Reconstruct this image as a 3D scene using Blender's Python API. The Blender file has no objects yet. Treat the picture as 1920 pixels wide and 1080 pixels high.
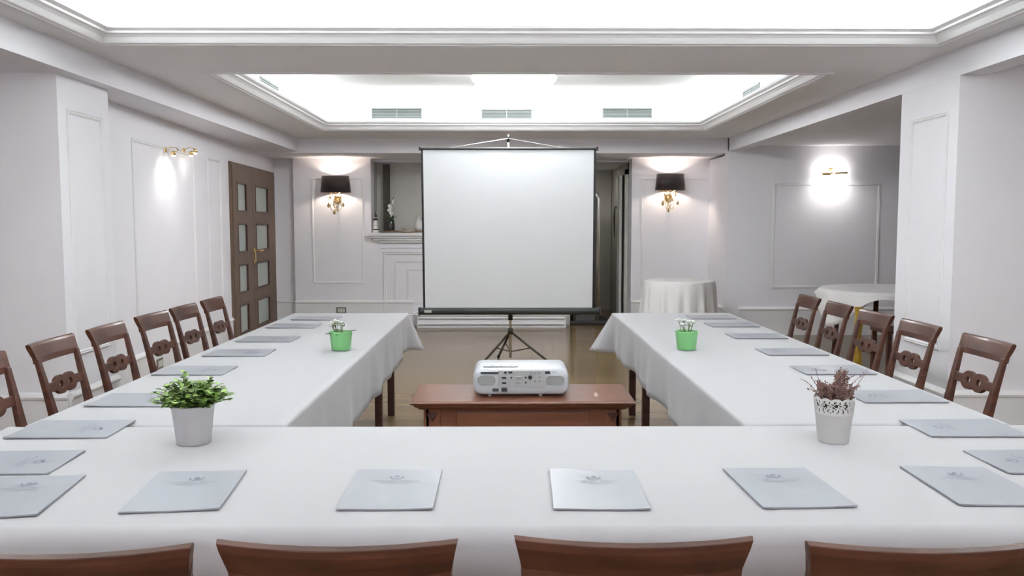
import bpy, math, random
from mathutils import Vector, Matrix
PI = math.pi
R = math.radians
col = bpy.context.scene.collection
sc = bpy.context.scene
random.seed(7)

# ------------------------------------------------------------------ camera, world, exposure
CAM_H = 1.42
cam_d = bpy.data.cameras.new('camera')
cam_d.sensor_width = 36; cam_d.lens = 1560 / 1920 * 36
cam_d.clip_start = 0.05
cam = bpy.data.objects.new('camera', cam_d); col.objects.link(cam)
cam.location = (0, 0, CAM_H)
cam.rotation_mode = 'XYZ'
cam.rotation_euler = (R(90 - 4.38), R(0.0), R(-0.414))
sc.camera = cam
sc.view_settings.view_transform = 'Standard'
sc.view_settings.look = 'None'
sc.view_settings.gamma = 1
sc.view_settings.use_curve_mapping = False
sc.view_settings.exposure = 0.31
w = bpy.data.worlds.new('world'); sc.world = w; w.use_nodes = True
w.node_tree.nodes['Background'].inputs[0].default_value = (0.8, 0.85, 1, 1)
w.node_tree.nodes['Background'].inputs[1].default_value = 0.05

COVE_A, COVE_B = 15.0, 2.6        # watt per metre of cove strip
COVE_COL = (0.95, 0.985, 1.0)
# tray openings in the ceiling: x0, x1, y0, y1
TRAY_A = (-2.44, 2.625, 1.3, 5.13)
TRAY_B = (-2.13, 2.31, 6.13, 9.74)
C1, CUP = 2.51, 2.95               # main ceiling, tray ceiling
ZB = 2.343                         # underside of side beams
ZBB = 2.325                        # underside of back beam

def area(name, loc, rot, sx, sy, power, color, spread=None):
    d = bpy.data.lights.new(name, 'AREA'); d.shape = 'RECTANGLE'; d.size = sx; d.size_y = sy
    d.energy = power; d.color = color
    if spread: d.spread = spread
    o = bpy.data.objects.new(name, d); o.location = loc; o.rotation_euler = rot; col.objects.link(o)
    return o
for (T, P, nm) in ((TRAY_A, COVE_A, 'front'), (TRAY_B, COVE_B, 'rear')):
    x0, x1, y0, y1 = T; zz = 2.60; o_ = 0.05
    area('cove_strip_' + nm, ((x0 + x1) / 2, y1 + o_, zz), (PI, 0, 0), x1 - x0, .03, P * (x1 - x0), COVE_COL)
    area('cove_strip_' + nm, ((x0 + x1) / 2, y0 - o_, zz), (PI, 0, 0), x1 - x0, .03, P * (x1 - x0), COVE_COL)
    area('cove_strip_' + nm, (x0 - o_, (y0 + y1) / 2, zz), (PI, 0, 0), .03, y1 - y0, P * (y1 - y0), COVE_COL)
    area('cove_strip_' + nm, (x1 + o_, (y0 + y1) / 2, zz), (PI, 0, 0), .03, y1 - y0, P * (y1 - y0), COVE_COL)

# ------------------------------------------------------------------ materials
def mat(name, color, rough=.5, metal=0, bump=0, bscale=60, var=0, vscale=5, spec=.5, trans=0, emit=None, estr=0, coat=0, stretch=None, sheen=0, sub=0):
    m = bpy.data.materials.new(name); m.use_nodes = True
    nt = m.node_tree; b = nt.nodes['Principled BSDF']
    b.inputs['Base Color'].default_value = (*color, 1)
    b.inputs['Roughness'].default_value = rough
    b.inputs['Metallic'].default_value = metal
    b.inputs['Specular IOR Level'].default_value = spec
    b.inputs['Transmission Weight'].default_value = trans
    b.inputs['Coat Weight'].default_value = coat
    if sheen: b.inputs['Sheen Weight'].default_value = sheen
    if emit:
        b.inputs['Emission Color'].default_value = (*emit, 1); b.inputs['Emission Strength'].default_value = estr
    tc = nt.nodes.new('ShaderNodeTexCoord'); src = tc.outputs['Object']
    if stretch:
        mp = nt.nodes.new('ShaderNodeMapping'); mp.inputs['Scale'].default_value = stretch
        nt.links.new(src, mp.inputs['Vector']); src = mp.outputs['Vector']
    if var:
        n = nt.nodes.new('ShaderNodeTexNoise'); n.inputs['Scale'].default_value = vscale; n.inputs['Detail'].default_value = 6
        nt.links.new(src, n.inputs['Vector'])
        r = nt.nodes.new('ShaderNodeValToRGB')
        lo = tuple(max(0, c * (1 - var)) for c in color); hi = tuple(min(1, c * (1 + var)) for c in color)
        r.color_ramp.elements[0].position = .3; r.color_ramp.elements[1].position = .7
        r.color_ramp.elements[0].color = (*lo, 1); r.color_ramp.elements[1].color = (*hi, 1)
        nt.links.new(n.outputs['Fac'], r.inputs['Fac']); nt.links.new(r.outputs['Color'], b.inputs['Base Color'])
    if bump:
        n2 = nt.nodes.new('ShaderNodeTexNoise'); n2.inputs['Scale'].default_value = bscale; n2.inputs['Detail'].default_value = 4
        nt.links.new(src, n2.inputs['Vector'])
        bp = nt.nodes.new('ShaderNodeBump'); bp.inputs['Strength'].default_value = bump; bp.inputs['Distance'].default_value = .01
        nt.links.new(n2.outputs['Fac'], bp.inputs['Height']); nt.links.new(bp.outputs['Normal'], b.inputs['Normal'])
    return m

M = {}
M['wall'] = mat('wall_paint', (.855, .85, .895), .55, bump=.04, bscale=40, var=.015, vscale=2)
M['ceil'] = mat('ceiling_paint', (.90, .90, .92), .8, var=.01, vscale=2)
M['tray'] = mat('tray_paint', (.88, .89, .88), .8, var=.01)
M['trim'] = mat('trim_gloss_paint', (.82, .82, .835), .4, var=.01)
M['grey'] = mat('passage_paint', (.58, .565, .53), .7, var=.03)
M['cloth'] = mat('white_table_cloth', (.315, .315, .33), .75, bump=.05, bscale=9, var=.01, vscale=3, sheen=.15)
M['cloth2'] = mat('creamy_cloth', (.72, .71, .71), .8, bump=.15, bscale=14, var=.02, sheen=.2)
M['wood'] = mat('brown_chair_wood', (.062, .022, .013), .38, bump=.03, bscale=30, var=.35, vscale=6, stretch=(1, 1, 6), coat=.08, spec=.35)
M['woodx'] = mat('brown_rail_wood', (.064, .0235, .014), .36, bump=.03, bscale=30, var=.35, vscale=6, stretch=(.6, 6, 6), coat=.1, spec=.35)
M['seat'] = mat('seat_leather', (.30, .16, .10), .5, bump=.1, bscale=80, var=.1)
M['table_wood'] = mat('walnut_table_wood', (.14, .052, .028), .3, bump=.02, bscale=30, var=.25, vscale=5, stretch=(.5, 8, 8), coat=.15, spec=.4)
M['leg_wood'] = mat('dark_leg_wood', (.055, .018, .012), .4, var=.3, stretch=(1, 1, 5))
M['door_wood'] = mat('door_wood', (.135, .085, .055), .5, bump=.05, bscale=30, var=.15, vscale=7, stretch=(3, 3, .5))
M['frost'] = mat('frosted_glass', (.42, .48, .46), .35, var=.04, spec=.5)
M['brass'] = mat('brass', (.75, .55, .26), .25, metal=1, var=.05)
M['gold'] = mat('pale_gold_glass', (.80, .62, .35), .15, metal=.6, var=.1)
M['chrome'] = mat('chrome', (.75, .75, .73), .3, metal=1, var=.03)
M['black'] = mat('black_plastic', (.012, .012, .013), .4, var=.2)
M['blackmetal'] = mat('dark_grey_metal', (.035, .04, .038), .42, metal=.3, var=.15)
M['tripod'] = mat('olive_black_metal', (.055, .052, .035), .35, metal=.6, var=.1)
M['screen'] = mat('matte_projection_fabric', (.78, .81, .84), .9, bump=.02, bscale=300, var=.01)
M['shade'] = mat('dark_brown_satin_shade', (.022, .012, .012), .55, bump=.1, bscale=60, var=.4, vscale=3, stretch=(8, 8, 1), sheen=.4)
M['shade_in'] = mat('shade_lining', (.75, .65, .5), .8, var=.05)
M['projector'] = mat('projector_white_plastic', (.44, .46, .50), .32, var=.01)
M['proj_grey'] = mat('projector_grey_plastic', (.36, .37, .38), .45, var=.02)
M['grille'] = mat('projector_grille', (.27, .28, .28), .6, var=.1, vscale=200)
M['port'] = mat('port_dark', (.03, .03, .035), .4, var=.1)
M['vent'] = mat('vent_aluminium', (.24, .26, .255), .4, metal=.2, var=.03)
M['ventdark'] = mat('vent_duct_dark', (.07, .09, .09), .8, var=.1)
M['lampglass'] = mat('lit_milk_glass', (1, 1, 1), .3, emit=(.97, .98, 1), estr=32, var=.01)
M['lampglass_fill'] = mat('lit_fill_glass', (1, 1, 1), .3, emit=(.98, .95, .97), estr=26, var=.01)
M['sconce_bulb'] = mat('lit_sconce_bulb', (1, 1, 1), .3, emit=(1, .84, .70), estr=280, var=.01)
M['bulb'] = mat('lit_bulb', (1, 1, 1), .3, emit=(1, .86, .68), estr=12, var=.01)
M['pot_white'] = mat('white_pot_plastic', (.47, .465, .485), .35, var=.02)
M['pot_lace'] = mat('white_lacquered_metal', (.47, .465, .46), .4, var=.02)
M['pot_green'] = mat('bright_green_pot', (.20, .50, .20), .4, var=.04)
M['soil'] = mat('dark_moss', (.02, .03, .01), .9, var=.4, vscale=60)
M['leaf'] = mat('green_leaf', (.10, .17, .04), .5, var=.45, vscale=28)
M['leaf_lt'] = mat('light_green_leaf', (.22, .36, .08), .5, var=.3, vscale=30)
M['leaf_dk'] = mat('dark_green_leaf', (.045, .11, .03), .5, var=.4, vscale=40)
M['stem'] = mat('green_stem', (.10, .14, .04), .6, var=.2)
M['heather'] = mat('dried_heather_brown', (.18, .10, .085), .8, var=.35, vscale=60)
M['heather_stem'] = mat('heather_stem', (.10, .05, .04), .8, var=.3, vscale=60)
M['petal'] = mat('white_petal', (.86, .87, .82), .6, var=.04, vscale=40)
M['paper'] = mat('pale_grey_folder_card', (.225, .237, .265), .42, var=.015, vscale=4, coat=.08)
M['paper_in'] = mat('paper_edge', (.55, .5, .5), .7, var=.05)
M['print'] = mat('grey_print', (.13, .145, .19), .6, var=.05)
M['stone_white'] = mat('white_figurine', (.7, .7, .68), .5, var=.05)
M['driftwood'] = mat('driftwood', (.17, .105, .06), .75, var=.5, vscale=25, bump=.3)
M['shell'] = mat('pearly_shell', (.60, .54, .46), .35, var=.3, vscale=20)
M['glassdark'] = mat('smoked_glass', (.03, .035, .03), .08, var=.2)
M['fabric_gold'] = mat('mustard_fabric', (.50, .31, .04), .7, var=.25, vscale=14, bump=.2)
M['fridge'] = mat('dark_cabinet_glass', (.05, .052, .048), .2, var=.1)
M['bronze'] = mat('bronze_plate', (.20, .18, .15), .4, metal=.5, var=.05)
M['switch'] = mat('switch_white', (.6, .6, .57), .5, var=.03)

def floor_material():
    m = bpy.data.materials.new('polished_travertine'); m.use_nodes = True
    nt = m.node_tree; b = nt.nodes['Principled BSDF']
    tc = nt.nodes.new('ShaderNodeTexCoord')
    mp = nt.nodes.new('ShaderNodeMapping'); mp.inputs['Scale'].default_value = (.35, 3.2, 1)
    nt.links.new(tc.outputs['Object'], mp.inputs['Vector'])
    n = nt.nodes.new('ShaderNodeTexNoise'); n.inputs['Scale'].default_value = 1.6; n.inputs['Detail'].default_value = 9; n.inputs['Roughness'].default_value = .6
    nt.links.new(mp.outputs['Vector'], n.inputs['Vector'])
    r = nt.nodes.new('ShaderNodeValToRGB')
    r.color_ramp.elements[0].position = .25; r.color_ramp.elements[0].color = (.135, .088, .040, 1)
    r.color_ramp.elements[1].position = .72; r.color_ramp.elements[1].color = (.235, .165, .085, 1)
    nt.links.new(n.outputs['Fac'], r.inputs['Fac'])
    br = nt.nodes.new('ShaderNodeTexBrick'); br.offset = 0
    br.inputs['Scale'].default_value = 1; br.inputs['Brick Width'].default_value = .6; br.inputs['Row Height'].default_value = .6
    br.inputs['Mortar Size'].default_value = .002; br.inputs['Mortar Smooth'].default_value = 0
    br.inputs['Color1'].default_value = (1, 1, 1, 1); br.inputs['Color2'].default_value = (.95, .95, .95, 1); br.inputs['Mortar'].default_value = (.78, .76, .74, 1)
    nt.links.new(tc.outputs['Object'], br.inputs['Vector'])
    mx = nt.nodes.new('ShaderNodeMix'); mx.data_type = 'RGBA'; mx.blend_type = 'MULTIPLY'; mx.inputs[0].default_value = 1
    nt.links.new(r.outputs['Color'], mx.inputs[6]); nt.links.new(br.outputs['Color'], mx.inputs[7])
    nt.links.new(mx.outputs[2], b.inputs['Base Color'])
    b.inputs['Roughness'].default_value = .16
    b.inputs['Specular IOR Level'].default_value = .25
    return m
M['floor'] = floor_material()

# ------------------------------------------------------------------ mesh helpers
class MB:
    def __init__(s): s.v = []; s.f = []
    def add(s, vs, fs, mtx=None):
        o = len(s.v)
        s.v += [tuple(mtx @ Vector(p)) if mtx else tuple(p) for p in vs]
        s.f += [tuple(i + o for i in f) for f in fs]; return s
    def box(s, x0, x1, y0, y1, z0, z1, mtx=None):
        vs = [(x, y, z) for z in (z0, z1) for y in (y0, y1) for x in (x0, x1)]
        return s.add(vs, [(0, 2, 3, 1), (4, 5, 7, 6), (0, 1, 5, 4), (2, 6, 7, 3), (0, 4, 6, 2), (1, 3, 7, 5)], mtx)
    def cbox(s, c, d, mtx=None):
        return s.box(c[0]-d[0]/2, c[0]+d[0]/2, c[1]-d[1]/2, c[1]+d[1]/2, c[2]-d[2]/2, c[2]+d[2]/2, mtx)
    def prism(s, pts, z0, z1, mtx=None):       # pts ccw in xy
        n = len(pts)
        vs = [(x, y, z0) for x, y in pts] + [(x, y, z1) for x, y in pts]
        return s.add(vs, [tuple(range(n - 1, -1, -1)), tuple(range(n, 2*n))] + [(i, (i+1) % n, n + (i+1) % n, n + i) for i in range(n)], mtx)
    def loft(s, rings, cap=True, closed=True, mtx=None):
        n = len(rings[0]); vs = [p for r in rings for p in r]; fs = []
        for k in range(len(rings) - 1):
            for i in range(n if closed else n - 1):
                j = (i + 1) % n
                fs.append((k*n + i, k*n + j, (k+1)*n + j, (k+1)*n + i))
        if cap and closed:
            fs.append(tuple(range(n - 1, -1, -1))); fs.append(tuple((len(rings)-1)*n + i for i in range(n)))
        return s.add(vs, fs, mtx)
    def lathe(s, prof, n=24, cap=True, mtx=None, sx=1, sy=1, scallop=0, nsc=0):
        rings = []
        for r, z in prof:
            rings.append([(r*sx*(1+scallop*math.cos(nsc*2*PI*i/n))*math.cos(2*PI*i/n), r*sy*(1+scallop*math.cos(nsc*2*PI*i/n))*math.sin(2*PI*i/n), z) for i in range(n)])
        return s.loft(rings, cap, True, mtx)
    def tube(s, pts, r, n=8, mtx=None, cap=True):
        pts = [Vector(p) for p in pts]; rings = []
        rr = r if isinstance(r, (list, tuple)) else [r]*len(pts)
        up0 = Vector((0, 0, 1))
        for i, p in enumerate(pts):
            t = (pts[min(i+1, len(pts)-1)] - pts[max(i-1, 0)]).normalized()
            u = up0 if abs(t.z) < .95 else Vector((0, 1, 0))
            a = t.cross(u).normalized(); b = a.cross(t).normalized()
            rings.append([tuple(p + a*math.cos(2*PI*k/n)*rr[i] + b*math.sin(2*PI*k/n)*rr[i]) for k in range(n)])
        return s.loft(rings, cap, True, mtx)
    def ball(s, c, r, n=10, m=6, sc=(1, 1, 1)):
        prof = [(max(1e-4, math.sin(PI*k/m)), -math.cos(PI*k/m)) for k in range(m+1)]
        mt = Matrix.Translation(c) @ Matrix.Diagonal((r*sc[0], r*sc[1], r*sc[2], 1))
        return s.lathe(prof, n, True, mt)
    def build(s, name, m, parent=None, smooth=False, bevel=0, seg=2, loc=None, solid=0, sub=0):
        me = bpy.data.meshes.new(name); me.from_pydata(s.v, [], s.f); me.update()
        import bmesh
        bm = bmesh.new(); bm.from_mesh(me); bmesh.ops.recalc_face_normals(bm, faces=bm.faces); bm.to_mesh(me); bm.free()
        if m: me.materials.append(m)
        if smooth:
            for p in me.polygons: p.use_smooth = True
        o = bpy.data.objects.new(name, me); col.objects.link(o)
        if parent: o.parent = parent
        if loc: o.location = loc
        if solid:
            d = o.modifiers.new('s', 'SOLIDIFY'); d.thickness = solid; d.offset = 0
        if sub:
            d = o.modifiers.new('sub', 'SUBSURF'); d.levels = sub; d.render_levels = sub
        if bevel:
            d = o.modifiers.new('b', 'BEVEL'); d.width = bevel; d.segments = seg; d.limit_method = 'ANGLE'; d.angle_limit = R(40)
        return o

def plate(name, outlines, depth, m, parent=None, mtx=None, bevel=0):
    """flat plate in the xz plane from closed outlines (first outer, the rest holes)"""
    cu = bpy.data.curves.new(name, 'CURVE'); cu.dimensions = '2D'; cu.fill_mode = 'BOTH'; cu.extrude = depth / 2; cu.bevel_depth = bevel
    for ol in outlines:
        sp = cu.splines.new('POLY'); sp.points.add(len(ol) - 1); sp.use_cyclic_u = True
        for i, (x, y) in enumerate(ol): sp.points[i].co = (x, y, 0, 1)
    t = bpy.data.objects.new('tmp', cu); col.objects.link(t)
    me = bpy.data.meshes.new_from_object(t.evaluated_get(bpy.context.evaluated_depsgraph_get()))
    bpy.data.objects.remove(t)
    me.transform(Matrix.Rotation(PI/2, 4, 'X'))
    if mtx: me.transform(mtx)
    me.materials.clear(); me.materials.append(m); me.name = name
    o = bpy.data.objects.new(name, me); col.objects.link(o)
    if parent: o.parent = parent
    return o

def tag(o, label=None, cat=None, group=None, kind=None):
    if label: o['label'] = label
    if cat: o['category'] = cat
    if group: o['group'] = group
    if kind: o['kind'] = kind
    return o
def empty(name, loc=(0, 0, 0), rz=0):
    o = bpy.data.objects.new(name, None); col.objects.link(o); o.location = loc; o.rotation_euler = (0, 0, rz); o.empty_display_size = .05
    return o
def copy_tree(o, parent=None):
    c = o.copy(); col.objects.link(c)
    if parent: c.parent = parent
    for ch in [x for x in bpy.data.objects if x.parent == o]: copy_tree(ch, c)
    return c
def struct(o, label, cat): return tag(o, label, cat, kind='structure')

F_, PI_, YA_ = 1560., R(4.38), R(.414)
def ray(px, py):
    x, d, u = (px - 960) / F_, 1., -(py - 540) / F_
    c, s = math.cos(PI_), math.sin(PI_)
    y, z = c*d + s*u, -s*d + c*u
    c, s = math.cos(YA_), math.sin(YA_)
    return Vector((c*x + s*y, -s*x + c*y, z))
def at(px, py, axis, val):
    """point of the room plane (axis = val) that shows at a photograph pixel"""
    r = ray(px, py); t = (val - (0, 0, CAM_H)[axis]) / r[axis]
    return Vector((0, 0, CAM_H)) + r * t

# ------------------------------------------------------------------ floor and walls
XL, XR, YB, YF = -4.8, 6.3, 14.2, -3.6
mb = MB().box(XL-.2, XR+.2, YF-.2, YB+.2, -.12, 0)
struct(mb.build('floor', M['floor']), 'glossy beige travertine tile floor with horizontal veining', 'floor')

def lx(Y): return -2.98 - .0475 * (Y - 6.35)      # face of the left wall
mb = MB()
mb.prism([(-4.9, 5.85), (lx(5.85), 5.85), (lx(11.75), 11.75), (-4.9, 11.75)][::1], 0, 2.6)
wl = struct(mb.build('wall_left', M['wall']), 'white panelled left wall with wooden double door at its far end', 'wall')
mb = MB().box(-5.0, -2.75, 5.19, 5.85, 0, 2.6)
wcl = struct(mb.build('column_left', M['wall']), 'white square column standing before the left wall, near the left chairs', 'column')
mb = MB().box(-5.0, -4.8, YF, 5.2, 0, 2.6)
struct(mb.build('wall_left_near', M['wall']), 'white wall section left of the left column, at picture edge', 'wall')
mb = MB().box(2.82, 4.7, 5.23, 5.99, 0, ZB-.001).box(2.985, 4.7, 5.23, 5.99, ZB-.001, 2.5)
wcr = struct(mb.build('column_right', M['wall']), 'broad white column on the right behind the right-hand chairs', 'column')
mb = MB().box(4.6, 4.8, YF, 5.3, 0, 2.6)
struct(mb.build('wall_right_near', M['wall']), 'white wall to the right of the nearest right chairs', 'wall')
mb = MB().box(6.2, 6.4, 5.9, 10.7, 0, 2.6).box(4.6, 6.3, 5.79, 5.99, 0, 2.6)
struct(mb.build('wall_right', M['wall']), 'white outer wall of the side room on the right', 'wall')
mb = MB().box(-5.0, 5.0, YF-.2, YF, 0, 2.6)
struct(mb.build('wall_front', M['wall']), 'white wall behind the viewpoint', 'wall')
# right alcove wall facing the camera (picture lamp on it) + return to sconce wall
mb = MB().box(2.82, 6.3, 10.6, 10.8, 0, 2.6).box(2.82, 2.98, 10.8, 11.7, 0, 2.3)
war = struct(mb.build('wall_side_room', M['wall']), 'pale grey side room wall with one framed panel and picture lamp', 'wall')
YS = 11.6
# back wall: recess, left sconce wall, fireplace breast, right sconce wall
mb = MB()
mb.box(-3.4, -2.92, YS+.1, YS+.3, 0, 2.6)
mb.box(-2.94, -1.87, YS, YS+.3, 0, 2.6)
mb.box(-1.87, .86, YS, YS+.55, 0, 1.23)
mb.box(1.747, 2.9, YS, YS+.3, 0, 2.6)
wb = struct(mb.build('wall_back', M['wall']), 'white back wall with sconces on both sides of the fireplace', 'wall')
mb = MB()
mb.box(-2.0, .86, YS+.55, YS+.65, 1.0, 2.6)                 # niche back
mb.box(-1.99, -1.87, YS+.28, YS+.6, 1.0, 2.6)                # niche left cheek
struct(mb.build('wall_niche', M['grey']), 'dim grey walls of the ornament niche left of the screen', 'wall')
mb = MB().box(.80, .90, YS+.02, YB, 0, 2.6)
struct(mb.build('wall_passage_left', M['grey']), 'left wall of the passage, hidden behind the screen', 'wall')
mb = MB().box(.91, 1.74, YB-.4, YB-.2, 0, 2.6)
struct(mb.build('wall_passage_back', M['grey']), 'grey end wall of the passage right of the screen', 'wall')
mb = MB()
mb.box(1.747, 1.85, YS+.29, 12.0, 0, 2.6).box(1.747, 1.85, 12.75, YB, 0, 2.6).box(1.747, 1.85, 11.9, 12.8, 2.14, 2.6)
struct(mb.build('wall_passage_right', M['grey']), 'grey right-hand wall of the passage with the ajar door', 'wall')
mb = MB().box(2.4, 2.5, 11.7, 13, 0, 2.6)  # black colour stands in for the unlit room behind the ajar door
struct(mb.build('wall_beyond_passage', M['black']), 'black wall standing in for the shade of the room behind the passage door gap', 'wall')

# ------------------------------------------------------------------ ceiling with two trays
def slab_with_holes(mb, x0, x1, y0, y1, z0, z1, holes):
    ys = [y0]
    for h in holes:
        mb.box(x0, x1, ys[-1], h[2], z0, z1)
        mb.box(x0, h[0], h[2], h[3], z0, z1); mb.box(h[1], x1, h[2], h[3], z0, z1)
        ys.append(h[3])
    mb.box(x0, x1, ys[-1], y1, z0, z1)
mb = MB(); slab_with_holes(mb, -3.0, 2.95, YF, 10.75, C1, C1+.06, [TRAY_A, TRAY_B])
ceil_ = struct(mb.build('ceiling', M['ceil']), 'flat warm white ceiling with two lit recessed trays', 'ceiling')
tray_walls = []
for T in (TRAY_A, TRAY_B):
    x0, x1, y0, y1 = T; o_ = .17; t = .05
    x0 -= o_; x1 += o_; y0 -= o_; y1 += o_
    mb = MB().box(x0-t, x0, y0-t, y1+t, C1+.05, CUP).box(x1, x1+t, y0-t, y1+t, C1+.05, CUP)
    mb.box(x0, x1, y0-t, y0, C1+.05, CUP).box(x0, x1, y1, y1+t, C1+.05, CUP).box(x0-t, x1+t, y0-t, y1+t, CUP, CUP+.05)
    o = mb.build('tray_recess', M['tray'], ceil_)
def ring(T, prof):
    x0, x1, y0, y1 = T; rings = []
    for o_, z in prof:
        rings.append([(x0+o_, y0+o_, z), (x1-o_, y0+o_, z), (x1-o_, y1-o_, z), (x0+o_, y1-o_, z)])
    mb = MB().loft(rings, cap=False)
    return mb
cprof = [(-.055, 2.512), (-.055, 2.503), (-.05, 2.499), (-.012, 2.499), (-.008, 2.503), (0, 2.504), (.012, 2.508), (.022, 2.52), (.034, 2.537), (.05, 2.55), (.066, 2.556),
         (.068, 2.568), (.080, 2.574), (.092, 2.580), (.096, 2.592), (.096, 2.606), (.08, 2.606), (.075, 2.58), (-.02, 2.566)]
for k, T in enumerate((TRAY_A, TRAY_B)):
    o = ring(T, cprof).build('trim_%d' % (k+1), M['trim'])
    struct(o, ['stepped white cornice around the near bright ceiling tray', 'stepped white cornice around the far ceiling tray with the glass lamp'][k], 'cornice')
mb = MB().box(-5.0, -2.65, YF, 10.75, ZB, 2.62)
struct(mb.build('beam_left', M['wall']), 'long white boxed beam and soffit along the left side', 'beam')
mb = MB().box(2.82, 2.98, YF, 10.65, ZB, 2.62)
struct(mb.build('beam_right', M['wall']), 'long white beam running over the right column', 'beam')
mb = MB().box(2.9, 6.4, YF, 10.7, 2.41, 2.62)
struct(mb.build('ceiling_side_room', M['ceil']), 'low ceiling of the side room on the right', 'ceiling')
mb = MB().box(-3.4, 2.9, 10.7, 11.95, ZBB, 2.62).box(-3.4, 2.9, 11.9, YB, 2.3, 2.62)
struct(mb.build('beam_back', M['wall']), 'white beam across the back above screen and sconces', 'beam')

# ------------------------------------------------------------------ mouldings
def frame_mb(mb, a0, a1, z0, z1, mtx, w=.028, d=.014):
    """picture-frame moulding; a along local x, protruding to local -y"""
    d = d*.75; prof = [(0, 0), (0, -d*.6), (w*.25, -d), (w*.5, -d*.7), (w*.75, -d*.85), (w, -d*.3), (w, 0)]
    rings = [[(a0+o, y, z0+o), (a1-o, y, z0+o), (a1-o, y, z1-o), (a0+o, y, z1-o)] for o, y in prof]
    mb.loft(rings, cap=False, mtx=mtx)
def on_back(Y): return Matrix.Translation((0, Y, 0))
# local x -> world, with local -y into the room
def on_left(Y, X):  # plane facing +x: local x -> +Y, local -y -> +x
    return Matrix.Translation((X, Y, 0)) @ Matrix.Rotation(PI/2, 4, 'Z')
def on_right(Y, X):
    return Matrix.Translation((X, Y, 0)) @ Matrix.Rotation(-PI/2, 4, 'Z')
def panel(parent, a0, a1, z0, z1, mtx, w=.028, d=.014, name='panel_moulding'):
    mb = MB(); frame_mb(mb, a0, a1, z0, z1, mtx, w, d); return mb.build(name, M['trim'], parent)
slant = -math.atan(.0475)
def on_lwall(Y): return Matrix.Translation((lx(Y), Y, 0)) @ Matrix.Rotation(PI/2 - slant, 4, 'Z')
def lwall_y(px):
    r = ray(px, 422); # solve X = lx(Y)
    k = r.x / r.y
    return (-2.98 + .0475*6.35) / (k + .0475)
ys = [lwall_y(p) for p in (251, 366, 374, 391, 400, 415)]
panel(wl, 0, ys[1]-ys[0], .60, 2.11, on_lwall(ys[0]))
panel(wl, 0, ys[5]-ys[3], .60, 2.11, on_lwall(ys[3]), w=.022)
panel(wcl, .10, .56, .58, 2.14, on_left(5.19, -2.75))
panel(wcr, -.60, -.11, .60, 2.14, on_right(5.23, 2.82))
pa, pb = at(1450, 343, 1, 10.6), at(1645, 540, 1, 10.6)
panel(war, pa.x, pb.x, pb.z, pa.z, on_back(10.6), w=.035)
pa = at(587, 531, 1, YS); pb = at(683, 531, 1, YS)
panel(wb, pa.x, pb.x, .60, 2.06, on_back(YS))
pa = at(1203, 300, 1, YS); pb = at(1345, 531, 1, YS)
panel(wb, pa.x, pb.x, .60, 2.06, on_back(YS))
# fireplace surround: nested frames
for (px, top, bot) in ((718, 471, 592), (740, 488, 590), (763, 504, 570)):
    a = at(px, top, 1, YS); b = at(px, bot, 1, YS)
    xr = -1.01 - a.x
    panel(wb, a.x, xr, b.z, a.z, on_back(YS), w=.05 if px == 718 else .03, d=.03 if px == 718 else .016, name='fireplace_moulding')

def base(name, mtx_list, label, h=.345):
    mb = MB()
    for (a0, a1, mtx) in mtx_list:
        prof = [(0, 0), (-.016, 0), (-.016, h-.03), (-.026, h-.022), (-.03, h-.008), (-.022, h+.004), (-.012, h+.014), (0, h+.018)]
        rings = [[(a, y, z) for y, z in prof] for a in (a0, a1)]
        mb.loft(rings, cap=True, mtx=mtx)
    return struct(mb.build(name, M['trim']), label, 'baseboard')
LW = (lambda Y0, Y1: (0, (Y1 - Y0) / math.cos(slant), on_lwall(Y0)))
yd0, yd1 = lwall_y(433), lwall_y(512)
base('baseboard_left', [LW(5.86, yd0-.06), (0, .65, on_left(5.19, -2.75)), (-4.8, -2.75, on_back(5.19)), (YF, 5.19, on_left(0, -4.8))], 'tall white baseboard with rounded cap along the left wall')
base('baseboard_right', [(-.76, 0, on_right(5.23, 2.82)), (2.82, 4.6, on_back(5.23)), (2.98, 6.2, on_back(10.6)), (-5.23, 2.6, on_right(0, 4.6)), (-10.6, -5.99, on_right(0, 6.2)), (-11.6, -10.7, on_right(0, 2.82))], 'tall white baseboard along the right column and side room')
base('baseboard_back', [(-2.94, -1.3, on_back(YS)), (1.747, 2.82, on_back(YS)), (-3.3, -2.94, on_back(YS+.1))], 'tall white baseboard under the wall sconces at the back')

# mantel shelf and hearth (fixed to the back wall)
mb = MB()
for z0, z1, p, e in ((1.262, 1.30, .16, .035), (1.232, 1.262, .12, .0), (1.195, 1.232, .08, -.03), (1.165, 1.195, .05, -.09), (1.09, 1.10, .015, -.10)):
    mb.box(-1.87-e*.3+(0 if e > 0 else -e), .86+e, YS-p, YS+.56, z0, z1)
o = mb.build('mantel_shelf', M['trim'], bevel=.004); tag(o, 'white moulded mantel shelf behind the screen, carrying the ornaments', 'shelf')
mb = MB().box(-1.22, .825, 11.36, YS-.035, 0, .17).box(-1.24, .845, 11.34, YS-.035, .17, .20).box(-1.20, .80, 11.33, 11.36, .05, .062).box(-1.20, .80, 11.33, 11.36, .13, .142)
o = mb.build('hearth', M['trim'], bevel=.004); tag(o, 'low white hearth plinth on the floor below the screen', 'hearth')

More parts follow.
